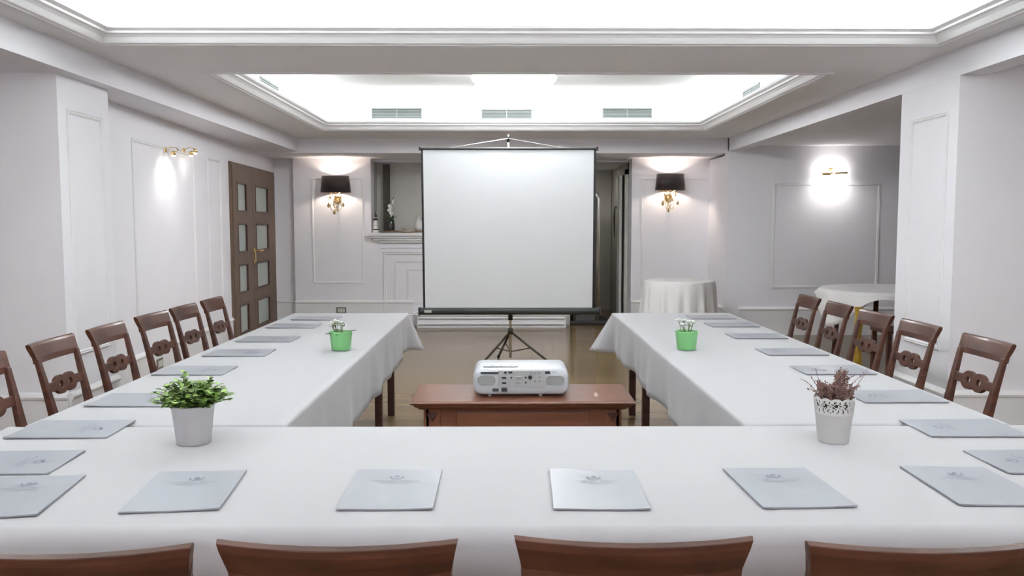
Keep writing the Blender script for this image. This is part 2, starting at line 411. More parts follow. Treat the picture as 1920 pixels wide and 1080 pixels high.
# ------------------------------------------------------------------ doors
D = (yd1 - yd0) / math.cos(slant); dz = 2.09
door = MB(); mtx = on_lwall(yd0)
ysp = (lwall_y(470) - yd0)
def dx(px): return (lwall_y(px) - yd0) / math.cos(slant)
leaves = [(0.0, ysp-.004, dx(441.5), dx(459)), (ysp+.004, D, dx(475.5), dx(499))]
rows = [(1.565, 1.91), (1.085, 1.43), (.605, .95), (.125, .47)]
d1 = empty('door_1', (0, 0, 0)); struct(d1, 'brown wooden double door with eight frosted panes in the left wall', 'door')
fr = MB().box(-.05, 0, -.02, .0, 0, dz+.04, mtx).box(D, D+.03, -.02, 0, 0, dz+.04, mtx).box(-.05, D+.03, -.02, 0, dz, dz+.04, mtx)
fr.build('door_frame', M['door_wood'], d1)
for li, (a0, a1, g0, g1) in enumerate(leaves):
    g0 += .0; mb = MB(); y0, y1 = -.03, -.001
    mb.box(a0, g0, y0, y1, 0, dz, mtx).box(g1, a1, y0, y1, 0, dz, mtx)
    zs = [0] + [z for r in reversed(rows) for z in r] + [dz]
    for i in range(0, len(zs), 2): mb.box(g0, g1, y0, y1, zs[i], zs[i+1], mtx)
    leaf = mb.build('door_leaf', M['door_wood'], d1)
    for (z0, z1) in rows:
        MB().box(g0, g1, -.012, -.004, z0, z1, mtx).build('pane', M['frost'], leaf)
        t = .018; b2 = MB()
        b2.box(g0, g1, y0-.004, y0+.02, z0, z0+t, mtx).box(g0, g1, y0-.004, y0+.02, z1-t, z1, mtx).box(g0, g0+t, y0-.004, y0+.02, z0, z1, mtx).box(g1-t, g1, y0-.004, y0+.02, z0, z1, mtx)
        b2.build('pane_bead', M['leg_wood'], leaf)
hb = MB().cbox((ysp+.06, -.036, 1.03), (.03, .012, .16), mtx)
hb.tube([(ysp+.06, -.04, 1.09), (ysp+.06, -.085, 1.09), (ysp+.08, -.09, 1.09), (ysp+.24, -.09, 1.09)], .012, 8, mtx)
hb.build('door_handle', M['brass'], d1, bevel=.002)
hb = MB().cbox((ysp-.04, -.04, 1.10), (.03, .02, .05), mtx).cbox((ysp-.04, -.04, .96), (.03, .02, .05), mtx); hb.build('latch', M['brass'], d1, bevel=.004)
d2 = empty('door_2', (0, 0, 0)); struct(d2, 'narrow grey passage door ajar, right of the screen', 'door')
mt = Matrix.Translation((1.74, 12.74, 0)) @ Matrix.Rotation(R(-97), 4, 'Z')
MB().box(0, .70, -.02, .02, .01, 2.12, mt).build('door_leaf', M['grey'], d2, bevel=.003)
MB().box(1.70, 1.747, 11.93, 12.0, 0, 2.2).box(1.70, 1.747, 12.75, 12.82, 0, 2.2).box(1.70, 1.747, 11.93, 12.82, 2.13, 2.2).build('door_frame', M['grey'], d2)

# ------------------------------------------------------------------ vents
def vent(loc, wdt, h, rz, label, grp='air vents in the far ceiling tray'):
    v = empty('air_vent', loc, rz); tag(v, label, 'vent', grp)
    MB().cbox((0, -.001, 0), (wdt, .002, h)).build('duct', M['ventdark'], v)
    b = MB(); t = .008
    b.box(-wdt/2, wdt/2, -.012, 0, h/2-t, h/2).box(-wdt/2, wdt/2, -.012, 0, -h/2, -h/2+t).box(-wdt/2, -wdt/2+t, -.012, 0, -h/2, h/2).box(wdt/2-t, wdt/2, -.012, 0, -h/2, h/2).box(-.006, .006, -.012, 0, -h/2, h/2)
    b.build('frame', M['vent'], v)
    n = 7
    me = None
    for i in range(n):
        z = -h/2 + h*(i+.5)/n
        if me is None:
            s = MB().add([(-wdt/2+.004, -.010, .006), (wdt/2-.004, -.010, .006), (wdt/2-.004, -.002, -.003), (-wdt/2+.004, -.002, -.003), (-wdt/2+.004, -.010, .002), (wdt/2-.004, -.010, .002)], [(0, 1, 2, 3), (4, 3, 2, 5), (0, 4, 5, 1)]).build('slat', M['vent'], v)
            me = s.data
        else:
            s = bpy.data.objects.new('slat', me); col.objects.link(s); s.parent = v
        s.location = (0, 0, z)
TY = TRAY_B[3] + .17
for (pa, pb, lb) in (((697, 203), (791, 223), 'left air vent grille on the back face of the far ceiling tray'), ((903, 205), (997, 224), 'middle air vent grille just below the glass ceiling lamp'), ((1130, 203), (1222, 222), 'right air vent grille on the back face of the far ceiling tray')):
    a = at(*pa, 1, TY); b = at(*pb, 1, TY)
    vent(((a.x+b.x)/2, TY-.001, (a.z+b.z)/2), b.x-a.x, a.z-b.z, 0, lb)
TX0, TX1 = TRAY_B[0]-.17, TRAY_B[1]+.17
a = at(488, 163, 0, TX0); b = at(519, 180, 0, TX0)
vent((TX0+.001, (a.y+b.y)/2, 2.735), .6, .125, PI/2, 'air vent grille on the left side of the far ceiling tray')
a = at(1395, 172, 0, TX1); b = at(1425, 164, 0, TX1)
vent((TX1-.001, (a.y+b.y)/2, 2.735), .55, .125, -PI/2, 'air vent grille on the right side of the far ceiling tray')

# ------------------------------------------------------------------ ceiling lamps
def ceiling_lamp(x, y, label, dz=0, m='lampglass'):
    v = empty('ceiling_lamp', (x, y, dz)); tag(v, label, 'lamp')
    prof = [(.385, 2.80), (.40, 2.775), (.385, 2.745), (.36, 2.735), (.362, 2.71), (.35, 2.685), (.31, 2.665), (.27, 2.655), (.22, 2.635), (.17, 2.625), (.13, 2.605), (.075, 2.590), (.03, 2.582), (.001, 2.58)]
    rings = []
    n = 96
    for k, (r, z) in enumerate(prof):
        a = .035 * min(1, r/.3)
        rings.append([(r*(1 + a*abs(math.cos(8*t)) - a)*math.cos(t), r*(1 + a*abs(math.cos(8*t)) - a)*math.sin(t), z) for t in [2*PI*i/n for i in range(n)]])
    MB().loft(rings, cap=False).build('glass_bowl', M[m], v, smooth=True)
    MB().lathe([(.06, 2.80), (.05, 2.90), (.10, 2.93), (.10, CUP)], 24).build('ceiling_rose', M['trim'], v, smooth=True)
    return v
ceiling_lamp(.075, 7.85, 'large scalloped white glass ceiling lamp glowing in the far tray')
for x, lb in ((-1.9, 'left'), (2.0, 'right')): ceiling_lamp(x, -1.3, 'added unseen fill lamp of scalloped glass behind the viewpoint, on the %s side' % lb, -.52, 'lampglass_fill')  # invented pair, added out of view as fill for the room

# ------------------------------------------------------------------ wall sconces
def sconce(px, py_top, py_bot, label, power):
    a = at(px, py_top, 1, YS-.13); b = at(px, py_bot, 1, YS-.13)
    v = empty('wall_sconce', (a.x, YS, 0)); tag(v, label, 'lamp', 'wall sconces with dark shades')
    zt, zbm = a.z, b.z
    n = 40; rings = []
    for (k, z) in ((.185, zt), (.207, zbm)):
        rings.append([(k*math.cos(t), -.13 + k*.55*math.sin(t), z) for t in [2*PI*i/n for i in range(n)]])
    MB().loft(rings, cap=False).build('lamp_shade', M['shade'], v, smooth=True, solid=.004)
    mb = MB().lathe([(.0, -.02), (.05, -.02), (.055, 0), (.0, .012)], 20, mtx=Matrix.Translation((0, -.012, zbm-.10)) @ Matrix.Rotation(PI/2, 4, 'X'))
    mb.tube([(0, -.02, zbm-.10), (0, -.08, zbm-.13), (0, -.13, zbm-.10), (0, -.13, zbm+.05)], .008)
    mb.build('bracket', M['brass'], v, smooth=True)
    MB().ball((0, -.13, zbm+.11), .028, 12, 8, (1, 1, 1.3)).build('bulb', M['sconce_bulb'], v, smooth=True)
    rnd = random.Random(px)
    for i, (dx_, dz_, sz) in enumerate(((-.10, -.17, 1.2), (-.02, -.265, 1.1), (.105, -.165, 1.0), (-.075, -.06, .9), (.07, -.06, .7), (-.03, -.16, .6), (.03, -.13, .6))):
        x = dx_; z = zbm + dz_; s = .02*sz
        MB().lathe([(.0005, .055*sz), (.004, .03*sz), (s*.6, .012*sz), (s, -.008*sz), (s*.7, -.025*sz), (.0005, -.034*sz)], 8, mtx=Matrix.Translation((x, -.13-.03*rnd.random(), z))).build('crystal_drop', M['gold'], v)
        MB().tube([(0, -.13, zbm-.09), (x*.5, -.15, zbm-.02-.02*i % .04), (x, -.14, z+.10*sz), (x, -.14, z+.05*sz)], .003, 5).build('drop_arm', M['brass'], v)
    for i in range(4):
        t = i*PI/2+.5; pts = [(0, -.13, zbm-.10)]
        for q in range(1, 8): pts.append((.075*math.sin(q*.5)*math.cos(t)*1.1, -.13+.05*math.sin(q*.5)*math.sin(t), zbm-.10-.02*q + .012*q*math.sin(q)))
        MB().tube(pts, .0035, 5).build('scroll', M['brass'], v)
    return v
sconce(629, 330, 361, 'dark shaded wall sconce with crystal drops, left of the screen', 30)
sconce(1257, 326, 357, 'dark shaded wall sconce with crystal drops, right of the screen', 36)

# picture lamps
def spot(name, loc, target, power, angle, color=(1, .97, .93), size=.03, parent=None):
    d = bpy.data.lights.new(name, 'SPOT'); d.energy = power; d.spot_size = angle; d.spot_blend = .9; d.color = color; d.shadow_soft_size = size
    o = bpy.data.objects.new(name, d); col.objects.link(o); o.location = loc
    o.rotation_euler = (Vector(target) - Vector(loc)).to_track_quat('-Z', 'Y').to_euler(); return o
a = at(1563, 326, 1, 10.5)
v = empty('picture_lamp', (a.x, 10.6, a.z)); tag(v, 'slim brass picture lamp above the framed panel in the side room', 'lamp')
MB().tube([(-.16, -.13, 0), (.16, -.13, .012)], .012, 10).build('lamp_tube', M['brass'], v, smooth=True)
MB().box(-.16, -.02, -.15, -.11, -.02, .006).build('lamp_head', M['brass'], v, bevel=.006)
MB().tube([(0, 0, .04), (0, -.06, .06), (0, -.13, .01)], .006, 8).cbox((0, -.006, .03), (.05, .012, .10)).build('arm', M['brass'], v)
spot('picture_lamp_light', (a.x, 10.6-.19, a.z-.03), (a.x, 10.6, a.z-.22), 10, R(150))
area('passage_fill', (1.3, 13.0, 2.27), (0, 0, 0), .3, .3, 1.6, (1, .95, .85))  # added fill light to lift the passage walls, no known fixture
area('picture_lamp_strip', (a.x, 10.6-.10, a.z+.03), (R(110), 0, 0), .3, .02, 1.6, (1, .96, .92))
def left_picture_lamp(px0, heads, py, label, pw):
    y = lwall_y(px0); z = CAM_H + (422-py)/1560*y
    v = empty('picture_lamp', (lx(y), y, z)); tag(v, label, 'lamp'); v.rotation_euler = (0, 0, PI/2 - slant); v.scale = (.65, .8, .65)
    MB().cbox((0, -.008, .05), (.08, .016, .06)).build('wall_plate', M['brass'], v, bevel=.004)
    MB().tube([(0, -.01, .06), (.05, -.07, .10), (.12, -.10, .09), (.17, -.10, .06)], .006, 8).build('arm', M['brass'], v, smooth=True)
    MB().tube([(.17, -.10, .06), (-.02, -.10, .02)], .005, 8).build('crossbar', M['brass'], v, smooth=True)
    for x in heads:
        MB().lathe([(.012, .03), (.022, .02), (.028, -.03), (.0, -.03)], 14, mtx=Matrix.Translation((x, -.10, .01+.2*(x > 0)*.25))).build('spot_head', M['brass'], v, smooth=True)
        MB().ball((x, -.10, -.022+.05*(x > 0)), .022, 10, 6).build('bulb', M['bulb'], v, smooth=True)
    spot('picture_lamp_light', (lx(y)+.17, y, z-.03), (lx(y), y, z-.36), pw, R(140))
left_picture_lamp(313, (-.02,), 292, 'brass single-head picture lamp shining on the left wall panel', 5.5)
left_picture_lamp(347, (-.02, .17), 292, 'brass two-head picture lamp nearer the wooden double door', .8)

# ------------------------------------------------------------------ outlets
def outlet(px, py, wall, label):
    if wall == 'left':
        y = lwall_y(px); z = CAM_H - (py-422)/1560*y
        v = empty('outlet_plate', (lx(y)+.016, y, z), PI/2 - slant)
    else:
        p = at(px, py, 1, YS-.016); v = empty('outlet_plate', p)
    tag(v, label, 'outlet')
    MB().box(-.07, .07, -.008, 0, -.045, .045).build('plate', M['bronze'], v, bevel=.003)
    for i in range(3): MB().box(-.05+.035*i, -.02+.035*i, -.012, -.006, -.028, .028).build('socket', M['switch'], v, bevel=.002)
outlet(287, 684, 'left', 'bronze framed socket plate on the left wall behind the chairs')
outlet(640, 582, 'back', 'bronze framed socket plate low on the back wall')

# ------------------------------------------------------------------ tables and cloths
def cloth(name, x0, x1, y0, y1, z, drop, label, m, rad=.03, flare=None, seed=1, waves=.012, group=None):
    """cloth over a rectangular table: flat top, rounded edge, hanging skirt with soft folds"""
    rnd = random.Random(seed); flare = flare or {}
    pts = []
    def seg(a, b, nrm, corner_end):
        L = (Vector(b)-Vector(a)).length; n = max(4, int(L/.05))
        for i in range(n):
            t = i/n; p = Vector(a).lerp(Vector(b), t); pts.append((p, Vector(nrm), i*L/n, L, corner_end))
    c = [(x0, y0), (x1, y0), (x1, y1), (x0, y1)]
    nr = [(0, -1), (1, 0), (0, 1), (-1, 0)]
    for k in range(4):
        seg(c[k], c[(k+1) % 4], nr[k], k)
    n = len(pts)
    ph = [rnd.random()*6 for _ in range(6)]
    steps = [(0, 0)] + [(1-math.cos(a), math.sin(a)) for a in (R(0), R(22), R(45), R(68), R(90))]
    rings = []
    inset = [(p.x, p.y) for p, *_ in pts]
    def outp(i, off):
        p, nn, s, L, k = pts[i]
        q = Vector((p.x, p.y)); o = Vector((nn.x, nn.y))
        # blend normals near corners
        r = .14; w0 = max(0, 1 - s/r); w1 = max(0, 1-(L-s)/r)
        pn = Vector(nr[(k-1) % 4]); nx = Vector(nr[(k+1) % 4])
        o2 = o + pn*w0 + nx*w1
        if o2.length > 0: o2.normalize()
        fl = flare.get(k, .03)*w0**1.3 + flare.get((k+1) % 4, .03)*w1**1.3
        return q, o2, fl, w0, w1
    for st in range(len(steps)):
        if st == 0: continue
        h, vv = steps[st]
        ring_ = []
        for i in range(n):
            q, o2, fl, w0, w1 = outp(i, 0)
            q2 = q - o2*rad*(1-vv)
            ring_.append((q2.x, q2.y, z - rad*h))
        rings.append(ring_)
    nz = 8
    S = 0
    for k in range(1, nz+1):
        t = k/nz; ring_ = []
        for i in range(n):
            q, o2, fl, w0, w1 = outp(i, 0)
            s_ = i*.05
            wv = waves*(math.sin(s_*7+ph[0]) + .6*math.sin(s_*13+ph[1]) + .4*math.sin(s_*23+ph[2]))
            dd = drop*(1 + .05*math.sin(s_*1.7+ph[3]) + .03*math.sin(s_*5.1+ph[4]) + .10*min(1, (w0+w1))*(1 if fl > .03 else .3))
            q2 = q + o2*(fl*t + (wv+abs(waves)*.8)*t)
            ring_.append((q2.x, q2.y, z - rad - (dd-rad)*t))
        rings.append(ring_)
    mb = MB(); mb.loft(rings, cap=False)
    mb.f.append(tuple(range(len(rings[0]))))
    o = mb.build(name, m, smooth=True)
    # keep top flat shading crisp
    tag(o, label, 'tablecloth', group)
    d = o.modifiers.new('s', 'SOLIDIFY'); d.thickness = .0015; d.offset = 1
    return o
ZT = .75
def table(name, x0, x1, y0, y1, legs, label, group):
    v = empty(name, ((x0+x1)/2, (y0+y1)/2, 0)); tag(v, label, 'table', group)
    cx, cy = (x0+x1)/2, (y0+y1)/2
    MB().box(x0-cx, x1-cx, y0-cy, y1-cy, ZT-.035, ZT-.004).build('tabletop', M['leg_wood'], v)
    MB().box(x0-cx+.06, x1-cx-.06, y0-cy+.06, y0-cy+.08, ZT-.12, ZT-.035).box(x0-cx+.06, x1-cx-.06, y1-cy-.08, y1-cy-.06, ZT-.12, ZT-.035).build('apron', M['leg_wood'], v)
    for (lx_, ly_) in legs:
        MB().box(lx_-cx-.024, lx_-cx+.024, ly_-cy-.024, ly_-cy+.024, 0, ZT-.035).build('leg', M['leg_wood'], v, bevel=.003)
    return v
a1, a2 = -1.605, -.735
b1, b2 = .80, 1.695
table('banquet_table', a1+.02, a2-.02, 5.42, 6.24, [(-.855, 6.12), (-.855, 5.52), (-1.5, 6.12), (-1.5, 5.52)], 'dark-legged table at the far end of the left table row', 'cloth covered meeting tables')
table('banquet_table', a1+.02, a2-.02, 2.78, 5.40, [(-1.17, 4.6), (-1.17, 3.4)], 'long table under the cloth of the left table row', 'cloth covered meeting tables')
table('banquet_table', b1+.02, b2-.02, 5.42, 6.24, [(.94, 6.12), (.94, 5.52), (1.6, 6.12), (1.6, 5.52)], 'dark-legged table at the far end of the right table row', 'cloth covered meeting tables')
table('banquet_table', b1+.02, b2-.02, 2.78, 5.40, [(1.25, 4.6), (1.25, 3.4)], 'long table under the cloth of the right table row', 'cloth covered meeting tables')
table('banquet_table', -1.60, 1.69, 1.84, 2.70, [(-1.5, 1.95), (1.6, 1.95), (0, 2.2), (-1.5, 2.6), (1.6, 2.6)], 'nearest cross table joining both table rows', 'cloth covered meeting tables')
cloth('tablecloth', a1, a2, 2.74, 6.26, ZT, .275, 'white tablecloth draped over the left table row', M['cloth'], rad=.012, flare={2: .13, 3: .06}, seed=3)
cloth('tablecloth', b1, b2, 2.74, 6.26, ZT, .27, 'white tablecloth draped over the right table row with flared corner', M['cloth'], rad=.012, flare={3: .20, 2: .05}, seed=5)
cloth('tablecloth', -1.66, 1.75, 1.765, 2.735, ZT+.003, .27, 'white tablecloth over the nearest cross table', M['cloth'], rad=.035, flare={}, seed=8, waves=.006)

# ------------------------------------------------------------------ chairs
def make_chair():
    v = empty('dining_chair')
    W, T = M['wood'], M['woodx']
    def post(sx):
        # rear leg + back post, tapering up; local y = back
        path = [(.175, -.255, 0, .030, .030), (.178, -.215, .22, .034, .032), (.182, -.195, .43, .044, .036), (.186, -.205, .50, .046, .034), (.192, -.235, .64, .038, .028), (.199, -.272, .80, .030, .022)]
        rings = []
        for x, y, z, wx, wy in path:
            x *= sx
            rings.append([(x-wx/2, y-wy/2, z), (x+wx/2, y-wy/2, z), (x+wx/2, y+wy/2, z), (x-wx/2, y+wy/2, z)])
        return MB().loft(rings).build('leg', W, v, bevel=.004)
    post(-1); post(1)
    for sx in (-1, 1):
        rings = []
        for z, wd in ((0, .026), (.25, .034), (.40, .040), (.43, .042)):
            rings.append([(sx*.19+dx_*wd/2, .19+dy_*wd/2, z) for dx_, dy_ in ((-1, -1), (1, -1), (1, 1), (-1, 1))])
        MB().loft(rings).build('leg', W, v, bevel=.004)
    mb = MB().box(-.18, .18, .175, .205, .37, .435).box(-.17, .17, -.205, -.18, .37, .435)
    mb.box(-.20, -.175, -.19, .19, .37, .435).box(.175, .20, -.19, .19, .37, .435)
    mb.build('seat_frame', W, v, bevel=.003)
    MB().prism([(-.19, -.19), (.19, -.19), (.215, .215), (-.215, .215)], .436, .475).build('seat', M['seat'], v, bevel=.014, seg=3)
    MB().box(-.18, .18, -.21, -.19, .20, .235).build('stretcher', W, v, bevel=.003)
    # curved top rail
    rings = []; n = 14
    sec = [(.010, .772), (.006, .80), (-.006, .835), (-.012, .852), (-.018, .862), (-.028, .866), (-.038, .860), (-.036, .845), (-.026, .82), (-.016, .80), (-.012, .772)]
    for i in range(n+1):
        u = -1 + 2*i/n; ring_ = []
        for (dy, z) in sec:
            k = (z-.772)/.094
            hw = .211 + .017*k**1.6
            yy = -.272 + dy - .026*(1-u*u) + .0
            ring_.append((u*hw, yy, z + .004*(u*u)))
        rings.append(ring_)
    MB().loft(rings).build('top_rail', T, v, smooth=False, bevel=.0015)
    # pierced splat: two linked rings between the posts
    out = []
    def halfh(x):
        ax = abs(x)
        if ax > .135: return .020
        e = lambda c, rx, ry: ry*math.sqrt(max(0, 1-((x-c)/rx)**2))
        return max(.020 if ax > .09 else 0, e(-.048, .064, .044), e(.048, .064, .044), .03 if ax < .03 else 0)
    xs = [-.175 + .35*i/60 for i in range(61)]
    out = [(x, halfh(x)) for x in xs] + [(x, -halfh(x)) for x in reversed(xs)]
    hole = lambda c: [(c + .021*math.cos(-t), .020*math.sin(-t)) for t in [2*PI*i/20 for i in range(20)]]
    mt = Matrix.Translation((0, -.242, .655)) @ Matrix.Rotation(R(13), 4, 'X')
    plate('splat', [out, hole(-.048), hole(.048)], .014, T, v, mt, bevel=.002)
    return v
chair0 = make_chair(); chair0.scale = (.93, 1, 1)
used = [False]
def place_chair(x, y, rz, label, group):
    o = chair0 if not used[0] else copy_tree(chair0)
    used[0] = True
    o.location = (x, y, 0); o.rotation_euler = (0, 0, rz); tag(o, label, 'chair', group)
    return o
# left row: chair faces +x ; rail sits .29 behind its centre
lab_l = ['wooden chair cut off by the left picture edge, nearest of the left row',
         'dark wooden chair with ringed splat before the left column, second from the left edge',
         'dark wooden chair beside the left column, just past the column edge',
         'dark wooden chair in front of the bronze socket plate, left row',
         'dark wooden chair second from the far end of the left row',
         'dark wooden chair closest to the double door, far end of left row']
for (ya_, yb_, a, lb) in ((3.20, 3.63, 0, lab_l[0]), (3.80, 4.23, 2, lab_l[1]), (4.34, 4.78, 1, lab_l[2]), (4.90, 5.37, -2, lab_l[3]), (5.42, 5.88, -1, lab_l[4]), (5.96, 6.44, 0, lab_l[5])):
    place_chair(-2.20+.30, (ya_+yb_)/2, -PI/2 + R(a), lb, 'carved chairs along the left table row')
lab_r = ['dark wooden chair nearest the right picture edge, right row', 'dark wooden chair in front of the right column face',
         'brown wooden chair before the gold-striped table, right row', 'dark wooden chair second from the far end of the right row', 'dark wooden chair at the far end of the right row']
for (ya_, yb_, a, lb) in ((3.75, 4.23, 0, lab_r[0]), (4.38, 4.90, 1, lab_r[1]), (4.96, 5.43, 2, lab_r[2]), (5.54, 6.03, 0, lab_r[3]), (6.12, 6.60, 0, lab_r[4])):
    place_chair(2.34-.30, (ya_+yb_)/2, PI/2 + R(a), lb, 'carved chairs along the right table row')
# front row, seen from behind (face +y)
for (xc, yc_, a, lb) in ((-.79, 1.41, 3.5, 'reddish brown chair back at the bottom left corner of the picture'), (-.296, 1.44, 0, 'reddish brown chair back left of the centre at the bottom edge'),
                    (.236, 1.452, -1, 'reddish brown chair back right of the centre at the bottom edge'), (.735, 1.425, 0, 'reddish brown chair back at the bottom right corner of the picture')):
    place_chair(xc + .29*math.sin(R(a)), yc_ + .285, R(a), lb, 'carved chairs along the near table')

# ------------------------------------------------------------------ folders
def make_folder():
    W, L = .225, .315
    nx, ny = 8, 10
    mb = MB(); top = []; 
    vs = []
    for k, zo in ((0, 0), (1, .0035)):
        for j in range(ny+1):
            for i in range(nx+1):
                u, v_ = i/nx, j/ny
                lift = .0012*math.sin(u*5+1)*v_ + .004*max(0, u-.75)*4*max(0, .3-v_) + (.002*abs(u-.5)*2)*(1-v_)
                vs.append((-W/2+W*u, -L/2+L*v_, .0006 + zo + (lift if k else lift*.8)))
    N = (nx+1)*(ny+1); fs = []
    for j in range(ny):
        for i in range(nx):
            a = j*(nx+1)+i
            fs.append((a+N, a+1+N, a+nx+2+N, a+nx+1+N)); fs.append((a, a+nx+1, a+nx+2, a+1))
    for i in range(nx):
        fs.append((i, i+1, i+1+N, i+N)); b = ny*(nx+1)+i; fs.append((b+1, b, b+N, b+1+N))
    for j in range(ny):
        a = j*(nx+1); fs.append((a+nx+1, a, a+N, a+nx+1+N)); b = a+nx; fs.append((b, b+nx+1, b+nx+1+N, b+N))
    mb.add(vs, fs)
    f = mb.build('folder', M['paper'], smooth=False)
    # wreath emblem: ring arc with small leaves and a crown blob
    e = MB(); z = .0058
    def strip(pts, wd):
        for (p, q) in zip(pts[:-1], pts[1:]):
            d = (Vector(q)-Vector(p)); nn = Vector((-d.y, d.x)).normalized()*wd/2
            e.add([(p[0]-nn.x, p[1]-nn.y, z), (q[0]-nn.x, q[1]-nn.y, z), (q[0]+nn.x, q[1]+nn.y, z), (p[0]+nn.x, p[1]+nn.y, z)], [(0, 1, 2, 3)])
    cx, cy, r = .0, .085, .0165
    arc = [(cx + r*math.cos(t), cy + r*math.sin(t)) for t in [R(160) + R(220)*i/18 for i in range(19)]]
    strip(arc, .0034)
    for i in range(0, 19, 2):
        p = arc[i]; dx_, dy_ = (p[0]-cx)/r, (p[1]-cy)/r
        strip([(p[0]-dx_*.003, p[1]-dy_*.003), (p[0]+dx_*.004, p[1]+dy_*.004)], .0015)
    strip([(cx-.007, cy+.002), (cx+.007, cy+.006)], .006); strip([(cx-.005, cy+.008), (cx+.005, cy+.010)], .004)
    e.build('emblem', M['print'], f)
    e = MB()
    rnd = random.Random(4)
    for (x0, x1, y) in ((-.055, .004, .052), (.012, .058, .052), (-.04, .04, .037)):
        x = x0
        while x < x1:
            l = .0016 + rnd.random()*.0022; h = .0012 + rnd.random()*.0024
            e.add([(x, y-.0007, z), (x+l, y-.0007, z), (x+l, y+.0007+h*.4, z), (x, y+.0007+h*.4, z)], [(0, 1, 2, 3)])
            if rnd.random() < .5: e.add([(x, y-h*.3, z), (x+.0006, y-h*.3, z), (x+.0009, y+h, z), (x+.0003, y+h, z)], [(0, 1, 2, 3)])
            x += l*.95
        
    e.build('lettering', M['print'], f)
    # shiny clear spine flap
    return f
fold0 = make_folder(); fused = [False]
def place_folder(x, y, rz, label, group, z=None):
    o = fold0 if not fused[0] else copy_tree(fold0); fused[0] = True
    o.location = (x, y, ZT + (.0055 if y < 2.92 else .0025)); o.rotation_euler = (0, 0, rz); tag(o, label, 'folder', group)
ZF = ZT + .005
fr_ = [((-128, 979), (62, 970), 2, 'grey folder at the lower left picture edge, in the near row'),
       ((221, 965), (411, 958), 2, 'grey folder near the leafy plant, second in the near row'),
       ((628, 959), (813, 958), 0, 'grey folder left of the centre in the near row, nearly square to the edge'),
       ((1037, 958), (1221, 959), -3.5, 'grey folder right of the centre in the near row with shiny left edge'),
       ((1428, 956), (1611, 953), 0, 'grey folder below the lace pot in the near row'),
       ((1795, 950), (1985, 951), 1, 'grey folder at the lower right corner in the near row')]
for (a, b, r, lb) in fr_:
    p = at(*a, 2, ZF); q = at(*b, 2, ZF); m = (p+q)/2; ang = math.atan2(q.y-p.y, q.x-p.x)
    place_folder(m.x - .158*math.sin(ang), m.y + .158*math.cos(ang), ang, lb, 'folders along the near edge')
for (px, py, a, lb) in ((82, 892, 3, 'grey folder at the left picture edge with slanting print, left row'), (196, 823, 2, 'grey folder left of the leafy plant, left row'), (318, 762, 0, 'grey folder partly behind the leafy plant, left row'),
                    (416, 703, 0, 'pale folder beside the fourth left chair, left row'), (495, 668, 1, 'pale folder fifth from the near end, left row'), (545, 641, 0, 'pale folder in front of the left green pot row'),
                    (590, 615, 0, 'pale folder level with the left green pot, left row'), (630, 600, 0, 'farthest pale folder of the left row')):
    p = at(px, py, 2, ZF)
    place_folder(p.x - .158, p.y + .113, -PI/2 + R(a), lb, 'folders along the left table row')
for (px, py, a, lb) in ((1892, 890, 0, 'grey folder at the right picture edge, nearest of the right row'), (1748, 821, -1, 'grey folder right of the lace pot, right row'), (1622, 755, 0, 'grey folder partly behind the lace pot, right row'),
                    (1512, 702, 0, 'pale folder behind the dried heather, right row'), (1440, 666, 0, 'pale folder near the third right chair, right row'), (1378, 635, 0, 'pale folder to the right of the right green pot'),
                    (1335, 613, 0, 'pale folder behind the right green pot, right row'), (1298, 598, 0, 'farthest pale folder of the right row')):
    p = at(px, py, 2, ZF)
    place_folder(p.x + .158, p.y + .113, PI/2 + R(a), lb, 'folders along the right table row')

# ------------------------------------------------------------------ potted plants
def leaf_add(mb, p, d, l, wd, up=Vector((0, 0, 1)), cup=.25):
    d = d.normalized(); s = d.cross(up)
    if s.length < .1: s = d.cross(Vector((1, 0, 0)))
    s.normalize(); nn = s.cross(d)
    pts = [(0, 0, 0), (.25, .36, .0), (.55, .5, 0), (.85, .3, 0), (1, 0, 0), (.85, -.3, 0), (.55, -.5, 0), (.25, -.36, 0)]
    vs = [p + d*(a*l) + s*(b*wd) + nn*(abs(b)*cup*wd - .15*l*a*a) for a, b, _ in pts]
    mid = [p + d*(.55*l) - nn*(.15*l*.3)]
    mb.add(vs+mid, [(i, (i+1) % 8, 8) for i in range(8)])
p = at(352, 838, 2, ZF); PX, PY = p.x, p.y + .05
v = empty('potted_plant', (PX, PY, ZT+.004)); tag(v, 'bushy green leafy plant in a plain white pot, on the left of the near table', 'plant')
MB().lathe([(.0, 0), (.046, 0), (.050, .004), (.063, .118), (.065, .120), (.063, .122), (.060, .119), (.056, .100), (.0, .100)], 40, cap=False).build('pot', M['pot_white'], v, smooth=True)
MB().lathe([(.057, .1), (.05, .112), (.0005, .118)], 20, cap=False).build('moss', M['soil'], v, smooth=True)
st = MB(); l1 = MB(); l2 = MB()
for i in range(150):
    th = random.random()*2*PI; ph = math.acos(random.uniform(.02, 1))
    ln = random.uniform(.042, .080) * (1 if random.random() < .85 else 1.18)
    dr = Vector((math.sin(ph)*math.cos(th)*1.05, math.sin(ph)*math.sin(th)*1.0, math.cos(ph)*.98 + .10))
    b0 = Vector((math.cos(th)*.028*math.sin(ph), math.sin(th)*.028*math.sin(ph), .116))
    pts = [b0 + dr*ln*t + Vector((0, 0, .02*t*(1-t))) for t in (0, .33, .66, 1)]
    st.tube(pts, .0011, 4)
    for q in range(6):
        t = .3 + .7*q/5; pp = b0 + dr*ln*t + Vector((0, 0, .02*t*(1-t)))
        for sgn in (-1, 1):
            az = random.random()*2*PI
            dd = (dr*.5 + Vector((math.cos(az), math.sin(az), random.uniform(-.3, .5)))).normalized()
            leaf_add(l1 if random.random() < .6 else l2, pp, dd, random.uniform(.014, .022), random.uniform(.013, .019))
